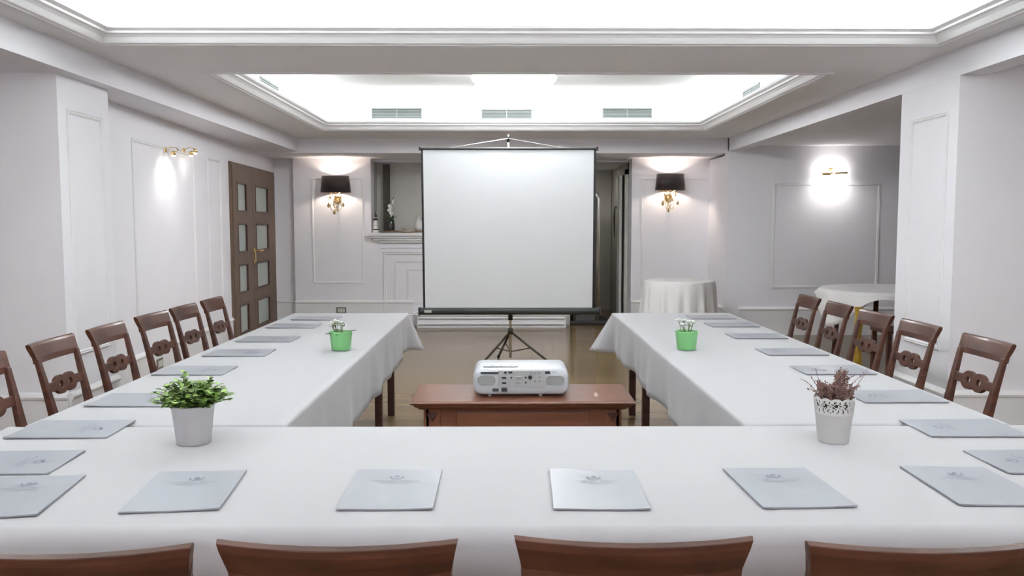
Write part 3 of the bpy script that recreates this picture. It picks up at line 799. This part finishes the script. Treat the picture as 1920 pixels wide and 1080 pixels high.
for i in range(9):   # bigger rounded leaves over the rim at the front
    th = -PI/2 + random.uniform(-1.2, 1.2); pp = Vector((math.cos(th)*.052, math.sin(th)*.052, .118+random.uniform(0, .025)))
    leaf_add(l2, pp, Vector((math.cos(th), math.sin(th), .25)), .03, .027)
st.build('stems', M['stem'], v); o = l1.build('foliage', M['leaf'], v, smooth=True); o['kind'] = 'stuff'; o = l2.build('foliage', M['leaf_lt'], v, smooth=True); o['kind'] = 'stuff'

# lace pot with dried heather
p = at(1573, 834, 2, ZF); PX, PY = p.x, p.y + .045
v = empty('potted_heather', (PX, PY, ZT+.004)); tag(v, 'dried brown heather in a white lace-rimmed pot, on the near table', 'plant')
HP = .137
def rp(z): return .046 + (.060-.046)*z/HP
MB().lathe([(.0005, 0), (.044, 0), (.046, .004), (rp(.088), .088), (rp(.09)+.0015, .090), (rp(.095), .094)], 48, cap=False).build('pot', M['pot_lace'], v, smooth=True)
mb = MB(); n = 96; rows_ = 12; z0, z1 = .094, .137
def cell(i, j):
    u = (i % 8)/8.; m_ = (i//8) % 2
    c = (i % 8)-3.5; y = j-5.5
    if j in (0, 11): return True
    if j == 2 or j == 3: return (i % 4) != 1
    r = math.hypot(c, (j-7)*.9)
    if r < 1.3: return False
    if 2.2 < r < 3.0: return (i+j) % 2 == 0
    if j > 8: return (i % 4) not in (2,)
    return (i*3+j) % 5 != 0
for j in range(rows_):
    for i in range(n):
        if not cell(i, j): continue
        t0, t1 = 2*PI*i/n, 2*PI*(i+1)/n
        def zz(t, jj):
            sc_ = abs(math.sin(t*6))*.006 if jj == rows_ else 0
            return z0 + (z1-z0)*jj/rows_ + sc_
        za, zb_, zc, zd = zz(t0, j), zz(t1, j), zz(t1, j+1), zz(t0, j+1)
        mb.add([(rp(za)*math.cos(t0), rp(za)*math.sin(t0), za), (rp(zb_)*math.cos(t1), rp(zb_)*math.sin(t1), zb_), (rp(zc)*math.cos(t1), rp(zc)*math.sin(t1), zc), (rp(zd)*math.cos(t0), rp(zd)*math.sin(t0), zd)], [(0, 1, 2, 3)])
mb.build('lace_rim', M['pot_lace'], v, solid=.0014)
MB().lathe([(.0505, .07), (.052, .125), (.0005, .132)], 24, cap=False).build('moss', M['soil'], v, smooth=True)
st = MB(); fl = MB()
def sprig(b0, tip, k=26, jit=.0035, sz=.0035):
    b0 = Vector(b0); tip = Vector(tip); bend = Vector((random.uniform(-.012, .012), random.uniform(-.012, .012), .012))
    pts = [b0.lerp(tip, t) + bend*math.sin(PI*t) for t in (0, .2, .4, .6, .8, 1)]
    st.tube(pts, [.0011, .001, .0009, .0008, .0007, .0005], 4)
    for _ in range(k):
        t = random.uniform(.05, .95)**.8; pp = b0.lerp(tip, t) + bend*math.sin(PI*t) + Vector([random.gauss(0, jit) for _ in range(3)])
        s = sz*random.uniform(.5, 1.2); a = Vector([random.gauss(0, 1) for _ in range(3)]).normalized(); b = a.orthogonal().normalized(); c = a.cross(b)
        fl.add([pp+a*s, pp+b*s*.7, pp-a*s, pp-b*s*.7, pp+c*s*.6, pp-c*s*.6], [(0, 1, 4), (1, 2, 4), (2, 3, 4), (3, 0, 4), (1, 0, 5), (2, 1, 5), (3, 2, 5), (0, 3, 5)])
for i in range(85):
    th = random.random()*2*PI; rr = random.uniform(.01, .046)
    b0 = (rr*math.cos(th), rr*math.sin(th), .128)
    o_ = random.uniform(.3, 1)
    sprig(b0, (b0[0]*(1+.35*o_) + random.uniform(-.008, .008), b0[1]*(1+.3*o_), .128 + random.uniform(.018, .055)), 34)
for i in range(14):
    b0 = (random.uniform(-.005, .02), random.uniform(-.02, .02), .13)
    sprig(b0, (.028 + random.uniform(-.03, .018), random.uniform(-.02, .02), random.uniform(.19, .228)), 42)
for tip, k in (((-.108, 0, .196), 8), ((-.088, -.01, .165), 14), ((-.075, 0, .205), 6), ((-.055, .01, .222), 5), ((.10, 0, .225), 7), ((.092, .02, .20), 12), ((.062, 0, .205), 26), ((.07, -.02, .175), 30), ((-.06, 0, .19), 18)):
    sprig((tip[0]*.35, 0, .13), tip, k, .002, .003)
st.build('stems', M['heather_stem'], v); o = fl.build('dried_flowers', M['heather'], v); o['kind'] = 'stuff'

def green_pot(px, py, seed, label):
    p = at(px, py, 2, ZF); rnd = random.Random(seed)
    v = empty('potted_flower', (p.x, p.y+.05, ZT+.004)); tag(v, label, 'plant', 'white flowers in green pots')
    MB().lathe([(.0005, 0), (.046, 0), (.050, .004), (.060, .094), (.062, .097), (.060, .100), (.057, .097), (.054, .085), (.0005, .085)], 36, cap=False).build('pot', M['pot_green'], v, smooth=True)
    st = MB(); lf = MB(); pt = MB()
    nl = 9
    for i in range(nl):
        th = 2*PI*i/nl + rnd.random()*.5
        b0 = Vector((.02*math.cos(th), .02*math.sin(th), .088)); dd = Vector((math.cos(th), math.sin(th), rnd.uniform(.1, .45)))
        leaf_add(lf, b0, dd, rnd.uniform(.05, .075) if seed == 1 else rnd.uniform(.035, .05), .034)
    for i in range(7):
        th = 2*PI*i/7 + rnd.random(); r = rnd.uniform(.008, .034)
        if seed == 1: top = Vector((-.02 + r*math.cos(th)*1.1, r*math.sin(th), rnd.uniform(.118, .148)))
        else: top = Vector((r*1.35*math.cos(th), r*math.sin(th), rnd.uniform(.118, .150)))
        st.tube([(0, 0, .085), (top.x*.7, top.y*.7, .10), tuple(top)], .002, 5)
        for q in range(6):
            a = 2*PI*q/6 + rnd.random()
            leaf_add(pt, top, Vector((math.cos(a), math.sin(a), .5)), .027, .024, cup=.5)
            if q % 2: leaf_add(pt, top, Vector((math.cos(a)*.5, math.sin(a)*.5, 1)), .022, .019, cup=.5)
        if i % 3 == 0: leaf_add(lf, top+Vector((.008, -.006, 0)), Vector((.4, -.2, 1)), .018, .012)
    st.build('stems', M['stem'], v); lf.build('leaves', M['leaf_dk'], v, smooth=True); o = pt.build('flowers', M['petal'], v, smooth=True)
green_pot(636, 658, 1, 'white flowers in a green pot on the left table row')
green_pot(1291, 657, 2, 'white flowers in a green pot on the right table row')

# ------------------------------------------------------------------ coffee table + projector
ZC = .50
A = at(768, 753, 2, ZC); B = at(1193, 753, 2, ZC); Cc = at(797, 720, 2, ZC)
x0, x1, y0, y1 = A.x, B.x, (A.y+B.y)/2, Cc.y + .0
cx, cy = (x0+x1)/2, (y0+y1)/2
v = empty('coffee_table', (cx, cy, 0)); tag(v, 'low walnut side table with carved apron, carrying the projector', 'table')
hx, hy = (x1-x0)/2, (y1-y0)/2
rings = []
for o_, z in ((.055, ZC-.055), (.045, ZC-.05), (.032, ZC-.038), (.022, ZC-.034), (.018, ZC-.024), (.004, ZC-.018), (0, ZC-.010), (.004, ZC-.002), (.010, ZC)):
    rings.append([(-hx+o_, -hy+o_, z), (hx-o_, -hy+o_, z), (hx-o_, hy-o_, z), (-hx+o_, hy-o_, z)])
MB().loft(rings).build('tabletop', M['table_wood'], v)
i_ = .07
MB().box(-hx+i_+.05, hx-i_-.05, -hy+i_+.006, -hy+i_+.026, ZC-.16, ZC-.055).box(-hx+i_+.05, hx-i_-.05, hy-i_-.026, hy-i_-.006, ZC-.16, ZC-.055).box(-hx+i_+.006, -hx+i_+.026, -hy+i_, hy-i_, ZC-.16, ZC-.055).box(hx-i_-.026, hx-i_-.006, -hy+i_, hy-i_, ZC-.16, ZC-.055).build('apron', M['table_wood'], v, bevel=.003)
MB().box(-hx+.24, hx-.24, -hy+i_-.004, -hy+i_+.008, ZC-.15, ZC-.072).build('drawer_front', M['table_wood'], v, bevel=.003)
for sx in (-1, 1):
    for sy in (-1, 1):
        xx, yy = sx*(hx-i_-.04), sy*(hy-i_-.035)
        MB().box(xx-.045, xx+.045, yy-.035, yy+.035, 0, ZC-.055).build('leg', M['table_wood'], v, bevel=.005)
        if sy < 0:
            MB().add([(xx-.032, yy-.046, ZC-.075), (xx+.032, yy-.046, ZC-.075), (xx, yy-.046, ZC-.115), (xx-.032, yy-.034, ZC-.075), (xx+.032, yy-.034, ZC-.075), (xx, yy-.034, ZC-.125)], [(0, 2, 1), (0, 3, 5, 2), (1, 2, 5, 4), (0, 1, 4, 3)]).build('carved_corner', M['leg_wood'], v)
MB().box(-hx+.08, hx-.08, -hy+.08, hy-.08, .12, .14).build('lower_shelf', M['table_wood'], v, bevel=.004)

pc = at(977, 744, 2, ZC)
px0 = at(887, 720, 1, pc.y); px1 = at(1067, 720, 1, pc.y)
PW = (px1.x-px0.x); ztop = at(977, 693, 1, pc.y+.0).z
v = empty('projector', ((px0.x+px1.x)/2, pc.y, ZC+.001)); tag(v, 'white data projector seen from its rear connector side, on the low table', 'projector')
PH = ztop - ZC - .0; DPT = .34
def rrect(w_, z0, z1, r, y, n=5, taper=0):
    pts = []
    for (cx_, cz_, a0) in ((w_/2-r, z1-r, 0), (-w_/2+r, z1-r, 90), (-w_/2+r, z0+r, 180), (w_/2-r, z0+r, 270)):
        for i in range(n+1):
            t = R(a0 + 90*i/n); pts.append((cx_ + r*math.cos(t), y, cz_ + r*math.sin(t)))
    return pts
rings = [rrect(PW-.05, .022, PH-.03, .035, -.004), rrect(PW-.02, .014, PH-.014, .04, .002), rrect(PW-.004, .011, PH-.004, .042, .012), rrect(PW, .010, PH, .042, .04), rrect(PW, .010, PH+.006, .042, DPT*.5), rrect(PW, .010, PH+.004, .042, DPT-.05), rrect(PW-.01, .014, PH-.006, .042, DPT-.015), rrect(PW-.06, .03, PH-.03, .03, DPT)]
MB().loft(rings).build('body', M['projector'], v, smooth=True)
yb = -.006
rp_ = lambda fx, fz: (-PW/2 + PW*fx, PH*fz)          # fraction of width / height
def fbox(name, fx0, fx1, fz0, fz1, m, d=.004, parent=v, y=yb, bevel=.0008):
    a = rp_(fx0, fz0); b = rp_(fx1, fz1)
    return MB().box(a[0], b[0], y-d, y+.004, a[1], b[1]).build(name, m, parent, bevel=bevel)
# face px: x 887..1067, y 743(bottom)..688(top)
def gx(x8): return (860 + x8/8. - 887)/180.      # from the 8x crop of the photograph
def gz(y8): return (744.5 - (640 + y8/8.))/(744.5-690)
fbox('connector_panel', gx(590), gx(1300), gz(680), gz(415), M['proj_grey'], .002)
fbox('card_slot', gx(330), gx(600), gz(465), gz(437), M['port'])
fbox('port', gx(745), gx(805), gz(458), gz(430), M['port'], .004)
fbox('port', gx(1295), gx(1372), gz(468), gz(425), M['port'], .004)
fbox('power_socket', gx(640), gx(728), gz(752), gz(690), M['port'])
fbox('power_switch', gx(508), gx(600), gz(748), gz(700), M['port'])
for (x, y) in ((682, 527), (682, 610), (897, 527), (897, 607)):
    fbox('port_shell', gx(x-58), gx(x+58), gz(y+24), gz(y-24), M['proj_grey'], .005)
    fbox('port', gx(x-32), gx(x+32), gz(y+15), gz(y-15), M['port'] if x < 700 else M['grille'], .007)
def knob(x8, y8, r8, m, nm='jack', d=.006):
    cx_, cz_ = rp_(gx(x8), gz(y8)); r = r8/180./8*PW
    MB().lathe([(r, 0), (r, d), (r*.6, d+.0005), (.0005, d+.0005)], 14, mtx=Matrix.Translation((cx_, yb+.002, cz_)) @ Matrix.Rotation(PI/2, 4, 'X')).build(nm, m, v)
for (x, y, r, m) in ((700, 446, 20, 'port'), (790, 527, 14, 'port'), (1005, 525, 15, 'port'), (1005, 605, 15, 'port'), (1072, 522, 30, 'port'), (1085, 452, 17, 'grille'), (1147, 452, 17, 'grille'), (1212, 452, 17, 'grille'), (1147, 520, 19, 'proj_grey'), (1212, 520, 19, 'grille'), (1085, 580, 15, 'proj_grey'), (1147, 580, 17, 'grille'), (1212, 580, 17, 'grille')):
    knob(x, y, r, M[m])
for (xa, xb) in ((285, 550), (1310, 1580)):
    a = rp_(gx(xa), gz(645)); b = rp_(gx(xb), gz(500)); w_ = b[0]-a[0]; h_ = b[1]-a[1]
    ol = [(x+(a[0]+b[0])/2, z) for x, _, z in rrect(w_, a[1], b[1], min(w_, h_)*.42, 0)]
    g = plate('speaker_grille', [ol], .004, M['grille'], v, Matrix.Translation((0, yb-.0005, 0)))
    sl = MB()
    for i in range(9):
        z = a[1] + h_*(i+.5)/9; sl.box((a[0]+b[0])/2-w_*.42, (a[0]+b[0])/2+w_*.42, yb-.0035, yb-.002, z-.0008, z+.0008)
    sl.build('grille_bars', M['proj_grey'], g)
for x8 in (460, 1228):
    cx_, _ = rp_(gx(x8), 0)
    MB().lathe([(.009, 0), (.011, .004), (.008, .008), (.008, .03)], 14, mtx=Matrix.Translation((cx_, .02, 0))).build('foot', M['proj_grey'], v, smooth=True)
MB().lathe([(.011, 0), (.011, .03)], 14, mtx=Matrix.Translation((0, DPT-.05, 0))).build('foot', M['proj_grey'], v, smooth=True)
MB().box(-PW*.40, -PW*.03, .06, .13, PH+.003, PH+.0065).build('control_panel', M['proj_grey'], v, bevel=.002)
MB().box(PW*.12, PW*.122, .03, .2, PH+.002, PH+.006).build('lid_seam', M['grille'], v)
for q in range(3): MB().lathe([(.006, 0), (.006, .003), (.0005, .003)], 12, mtx=Matrix.Translation((-PW*.3+q*.05, .095, PH+.006))).build('button', M['projector'], v)
def text(body, size, loc, m, parent, name='lettering', rot=(PI/2, 0, 0)):
    cu = bpy.data.curves.new(name, 'FONT'); cu.body = body; cu.size = size; cu.extrude = .0004
    t = bpy.data.objects.new('tmp', cu); col.objects.link(t)
    me = bpy.data.meshes.new_from_object(t.evaluated_get(bpy.context.evaluated_depsgraph_get())); bpy.data.objects.remove(t)
    me.materials.clear(); me.materials.append(m)
    o = bpy.data.objects.new(name, me); col.objects.link(o); o.location = loc; o.rotation_euler = rot; o.parent = parent
    return o
a = rp_(gx(1405), gz(447)); text('NEC', .012, (a[0], yb-.003, a[1]), M['grille'], v)

# ------------------------------------------------------------------ projection screen
YSN = 8.0
v = empty('projection_screen', (.02, YSN, 0)); tag(v, 'white pull-up projection screen on a black tripod, in the middle of the room', 'screen')
def L(px, py, Y): q = at(px, py, 1, Y); return (q.x-.02, Y-YSN, q.z)
bl = L(786, 590, YSN); br_ = L(1125, 590, YSN); btop = L(786, 577, YSN)[2]
zc_ = (bl[2]+btop)/2; hh = (btop-bl[2])/2
mt = Matrix.Translation((0, 0, zc_)) @ Matrix.Rotation(PI/2, 4, 'Y')
oct_ = [(hh*math.cos(2*PI*(i+.5)/12)*1.04, hh*math.sin(2*PI*(i+.5)/12)*1.04) for i in range(12)]
MB().prism(oct_, bl[0], br_[0], mt).build('screen_case', M['blackmetal'], v, bevel=.004)
MB().box(bl[0]-.006, bl[0]+.012, -hh-.006, hh+.006, zc_-hh-.004, zc_+hh+.004).box(br_[0]-.012, br_[0]+.006, -hh-.006, hh+.006, zc_-hh-.004, zc_+hh+.004).build('end_cap', M['black'], v, bevel=.004)
YT = 7.86
tl = L(789, 279, YT); tr = L(1118, 279, YT)
# fabric with black side borders: quads leaning from case to top bar
def fab(name, pxa, pxb, pya, pyb, m, dy=0):
    t1 = L(pxa[0], pya, YT); t2 = L(pxb[0], pya, YT); b1_ = L(pxa[1], pyb, YSN); b2_ = L(pxb[1], pyb, YSN)
    y = -.0
    vs = [(b1_[0], b1_[1]+dy, b1_[2]), (b2_[0], b2_[1]+dy, b2_[2]), (t2[0], t2[1]+dy, t2[2]), (t1[0], t1[1]+dy, t1[2])]
    return MB().add(vs + [(a, b+.0015, c) for a, b, c in vs], [(0, 1, 2, 3), (7, 6, 5, 4), (0, 4, 5, 1), (2, 6, 7, 3), (1, 5, 6, 2), (0, 3, 7, 4)]).build(name, m, v)
fab('screen_fabric', (793, 797.5), (1113.5, 1110.5), 281, 580, M['screen'])
fab('screen_border', (789, 793.5), (793, 797.5), 281, 580, M['black'])
fab('screen_border', (1113.5, 1110.5), (1118, 1114.5), 281, 580, M['black'])
fab('screen_border', (789, 789.3), (1118, 1117.7), 279.5, 282.5, M['black'], -.001)
MB().tube([(tl[0]-.015, tl[1], tl[2]), (tr[0]+.015, tr[1], tr[2])], .012, 10).build('top_bar', M['blackmetal'], v)
for q in (tl, tr): MB().cbox((q[0]-.008*(1 if q is tl else -1), q[1], q[2]), (.02, .03, .035)).build('end_cap', M['black'], v, bevel=.003)
hk = L(953, 252, YSN+.03); pj = L(957, 622, YSN+.03)
MB().tube([(pj[0], .06, .12), (pj[0], .06, 1.2)], .013, 12).build('pole', M['chrome'], v, smooth=True)
MB().tube([(pj[0], .06, 1.1), (hk[0], .06, hk[2]-.02)], .010, 12).build('pole', M['chrome'], v, smooth=True)
MB().tube([(hk[0], .03, hk[2]-.075), (hk[0], .03, hk[2])], .014, 10).tube([(hk[0], .06, hk[2]-.03), (hk[0], -.12, hk[2]-.03), (hk[0], -.14, hk[2]-.06)], .007, 8).build('hook', M['black'], v, smooth=True)
hb = MB(); q1 = L(845, 277, YT); q2 = L(1056, 277, YT); h0 = (hk[0], -.14, hk[2]-.055)
hb.tube([q1, h0], .0022, 5).tube([q2, h0], .0022, 5); hb.build('hanger_wire', M['chrome'], v)
MB().tube([(pj[0], .06, zc_-hh-.06), (pj[0], .06, zc_+hh)], .022, 12).build('clamp', M['black'], v, smooth=True)
jz = pj[2]
MB().tube([(pj[0], .06, jz-.03), (pj[0], .06, jz+.03)], .024, 12).build('collar', M['tripod'], v, smooth=True)
feet = [(-.31, -.12), (.50, -.14), (-.10, .75)]
mid = (pj[0], .06, .18)
for fx, fy in feet:
    a = Vector((pj[0], .06, jz)); b = Vector((fx, fy, .02)); MB().tube([a, a.lerp(b, .5), b], .012, 8).build('leg', M['tripod'], v, smooth=True)
    c = a.lerp(b, .42); MB().tube([c, Vector(mid)], .006, 6).build('brace', M['tripod'], v)
    MB().ball(b, .018, 10, 6).build('rubber_foot', M['black'], v, smooth=True)
p = L(803, 586, YSN); MB().box(p[0]-.035, p[0]+.035, -hh-.004, -hh+.01, zc_-.012, zc_+.012).build('nameplate', M['switch'], v, bevel=.003)

# ------------------------------------------------------------------ dark cabinet with chrome post behind the screen
v = empty('drinks_cabinet', (1.165, 12.0, 0)); tag(v, 'dark cabinet with rounded chrome edge posts, half hidden by the screen', 'cabinet')
MB().box(-.22, .13, -.30, .30, .03, 1.84).build('body', M['fridge'], v, bevel=.03, seg=4)
MB().box(-.26, .30, -.32, .32, .0, .06).build('base', M['black'], v, bevel=.01)
for xx in (.125,): MB().tube([(xx, -.29, .06), (xx, -.29, 1.78), (xx-.012, -.285, 1.83), (xx-.035, -.28, 1.86)], .032, 14).build('edge_post', M['chrome'], v, smooth=True)
MB().tube([(-.20, -.30, .06), (-.20, -.30, 1.82)], .022, 12).build('edge_post', M['chrome'], v, smooth=True)
# keys on the passage wall
v = empty('key_rack', (1.70, 12.95, 0)); tag(v, 'small key rack with dangling keys on the passage wall', 'rack')
MB().box(0, .04, -.02, .12, 1.66, 1.70).build('board', M['leg_wood'], v)
for i in range(6): MB().tube([(-.01, .1-.02*i, 1.66), (-.015, .1-.02*i, 1.50-.06*i)], .006, 5).build('key', M['black'], v)

# ------------------------------------------------------------------ ornaments on the mantel
ZM = 1.301
def onm(px, dy=0): return at(px, 437, 1, YS+dy).x
v = empty('lighthouse_figurine', (onm(704.5, -.05), YS-.05, ZM)); tag(v, 'small black and white striped lighthouse figurine at the left end of the mantel', 'figurine')
MB().lathe([(.046, 0), (.046, .02), (.036, .03), (.026, .17), (.030, .175)], 16).build('tower', M['stone_white'], v, smooth=True)
for z, r in ((.04, .0365), (.10, .0315)): MB().lathe([(r, z), (r-.003, z+.018)], 16, cap=False).build('stripe', M['black'], v)
MB().lathe([(.036, .175), (.038, .188), (.022, .19), (.020, .225), (.028, .228), (.004, .262), (.004, .30), (.0005, .302)], 16).build('lantern', M['black'], v)
MB().lathe([(.021, .195), (.021, .218)], 16, cap=False).build('lantern_glass', M['stone_white'], v)
# tall dark panel in niche
pa = at(718, 308, 1, YS+.42); pb = at(732, 430, 1, YS+.42)
v = MB().box(pa.x, pb.x, YS+.40, YS+.44, ZM+.02, pa.z).build('tall_panel', M['grey'], bevel=.004); tag(v, 'tall narrow dark wooden panel standing in the niche left of the screen', 'panel'); v.data.materials.clear(); v.data.materials.append(mat('dark_taupe_wood', (.06, .05, .04), .6, var=.3, stretch=(6, 6, 1)))
v = empty('orchid_vase', (onm(733, .1), YS+.10, ZM+.03)); tag(v, 'dark glass vase holding a white orchid on the mantel', 'vase')
MB().lathe([(.0005, 0), (.05, 0), (.058, .05), (.052, .12), (.044, .15), (.04, .15), (.046, .11), (.0005, .02)], 20, cap=False).build('vase', M['glassdark'], v, smooth=True)
st = MB().tube([(0, 0, .05), (-.03, 0, .2), (-.02, 0, .34), (.03, 0, .44), (.07, -.02, .50)], .004, 6).tube([(0, 0, .05), (-.01, 0, .25), (.02, 0, .36)], .003, 6); st.build('stem', M['stem'], v, smooth=True)
lf = MB()
for i in range(5): leaf_add(lf, Vector((0, 0, .12)), Vector((math.cos(i*1.3), math.sin(i*1.3), 1.2)), .14, .045)
lf.build('leaves', M['leaf_dk'], v, smooth=True)
pt = MB(); rr_ = random.Random(3)
for (x, z, s) in ((-.005, .34, 1.3), (-.015, .29, 1.2), (.01, .25, 1.1), (.0, .31, 1.1), (.04, .42, .8), (.035, .385, .7), (.065, .48, .6), (.02, .20, .9)):
    for q in range(5):
        a = 2*PI*q/5 + rr_.random(); leaf_add(pt, Vector((x, -.01, z)), Vector((math.cos(a), -.4, math.sin(a))), .03*s, .028*s, up=Vector((0, 1, 0)))
pt.build('blossoms', M['petal'], v, smooth=True)
# tray
tx0, tx1 = onm(722, -.02), onm(800, -.02)
v = MB()
n = 12; rings = []
for i in range(n+1):
    u = i/n; x = tx0 + (tx1-tx0)*u - (tx0+tx1)/2; c = .012*math.sin(u*9); ww = .10*math.sin(PI*min(.95, max(.08, u)))**.5
    rings.append([(x, -ww, .012+c*.4), (x, ww, .012+c*.4), (x, ww*.9, .03+c), (x, -ww*.9, .028+c)])
v = MB().loft(rings).build('driftwood_tray', M['driftwood'], loc=((tx0+tx1)/2, YS+.03, ZM-.006)); tag(v, 'long dark driftwood tray lying on the mantel', 'tray')
rr_ = random.Random(11)
def shellthing(px, s, label, m):
    x = onm(px, .02); mb = MB()
    for k in range(9):
        a = k/9.*PI; pts = [(0, 0, 0)]
        for q in range(1, 6): pts.append((math.cos(a)*s*.18*q, .01*math.sin(q*2+k), math.sin(a)*s*.22*q*(1-.06*q)))
        mb.tube(pts, [.012*s, .018*s, .020*s, .022*s, .018*s, .006*s], 6)
    mb.ball((0, 0, .03*s), .06*s, 10, 6, (1.3, 1, .8))
    o = mb.build('shell', m, loc=(x, YS+.02, ZM+.030), smooth=True); o.scale = (.12, .12, .12) if False else (1, 1, 1)
    tag(o, label, 'shell'); return o
shellthing(757, .075, 'ribbed brown shell left on the driftwood tray', M['driftwood'])
shellthing(769, .10, 'larger pearly ribbed shell in the middle of the driftwood tray', M['shell'])
o = MB().lathe([(.0005, 0), (.05, 0), (.065, .05), (.05, .12), (.03, .17), (.045, .2), (.04, .2), (.02, .16), (.0005, .02)], 14, cap=False, scallop=.12, nsc=7).build('fluted_vase', M['stone_white'], loc=(onm(786, .02), YS+.02, ZM+.03), smooth=True)
tag(o, 'pale fluted vase on the mantel beside the screen edge', 'vase')

# ------------------------------------------------------------------ round tables
def round_cloth(cx, cy, r, z, drop, label, folds, amp, m, seed):
    n = 144; rings = []
    rnd = random.Random(seed); ph = rnd.random()*6
    for k, (rr, zz) in enumerate([(r*.5, z), (r*.96, z), (r*.99, z-.004), (r, z-.014)]):
        rings.append([(rr*math.cos(t), rr*math.sin(t), zz) for t in [2*PI*i/n for i in range(n)]])
    for k in range(1, 9):
        t_ = k/8.; ring_ = []
        for i in range(n):
            t = 2*PI*i/n; f = math.sin(folds*t+ph) + .5*math.sin(folds*1.7*t+ph*2)
            sq = 0
            rr = r + amp*t_*(1.2 + f) + .01
            dd = drop if not isinstance(drop, tuple) else drop[0] + (drop[1]-drop[0])*abs(math.cos(2*t+drop[2]))**2
            ring_.append((rr*math.cos(t), rr*math.sin(t), z - .014 - (dd-.014)*t_))
        rings.append(ring_)
    mb = MB().loft(rings, cap=False); mb.f.append(tuple(range(n)))
    o = mb.build('round_tablecloth', m, loc=(cx, cy, 0), smooth=True)
    tag(o, label, 'tablecloth'); d = o.modifiers.new('s', 'SOLIDIFY'); d.thickness = .0015
    return o
def round_table(cx, cy, r, z, label, legs):
    v = empty('round_table', (cx, cy, 0)); tag(v, label, 'table')
    MB().lathe([(.0005, z-.035), (r-.03, z-.035), (r-.02, z-.02), (r-.02, z-.004), (.0005, z-.004)], 48).build('tabletop', M['table_wood'], v)
    for a in legs:
        MB().tube([(math.cos(a)*r*.72, math.sin(a)*r*.72, z-.03), (math.cos(a)*r*.80, math.sin(a)*r*.80, 0)], .025, 8).build('leg', M['wood'], v, smooth=True)
round_table(2.08, 9.95, .42, .75, 'small round table under white cloth below the right sconce', [.8, 2.4, 3.9, 5.5])
round_cloth(2.08, 9.95, .42, .753, .52, 'white cloth hanging in folds over the small round table below the right sconce', 17, .022, M['cloth2'], 4)
RX, RY = 3.97, 8.5
round_table(RX, RY, .70, .76, 'larger round table with draped cloth in the side room', [2.55, .8, 4.0, 5.4])
round_cloth(RX, RY, .70, .763, (.06, .36, R(-30)), 'white square cloth with hanging points over the larger side room table', 9, .02, M['cloth2'], 9)
p = at(1607, 640, 1, 8.0)
o = MB()
rings = []
for k in range(8):
    z = .63 - .63*k/7.; a = .01*math.sin(k*1.3)
    rings.append([(-.035+a, -.01, z), (0+a, -.022, z), (.035+a, -.01, z), (.035+a, .012, z), (-.035+a, .012, z)])
o = MB().loft(rings).build('gold_fabric_strip', M['fabric_gold'], loc=(p.x-.055, 7.86, 0.005)); tag(o, 'mustard gold fabric strip hanging from the side room table', 'cloth')
v = empty('low_stool', (3.60, 7.52, 0)); tag(v, 'dark wooden stool beside the gold fabric strip, in the side room', 'stool')
MB().box(-.2, .2, -.18, .18, .44, .475).build('seat', M['leg_wood'], v, bevel=.005)
for sx in (-1, 1):
    for sy in (-1, 1): MB().box(sx*.17-.018, sx*.17+.018, sy*.15-.018, sy*.15+.018, 0, .44).build('leg', M['wood'], v)
MB().box(-.17, .17, -.16, -.14, .16, .19).build('stretcher', M['leg_wood'], v)
c = None
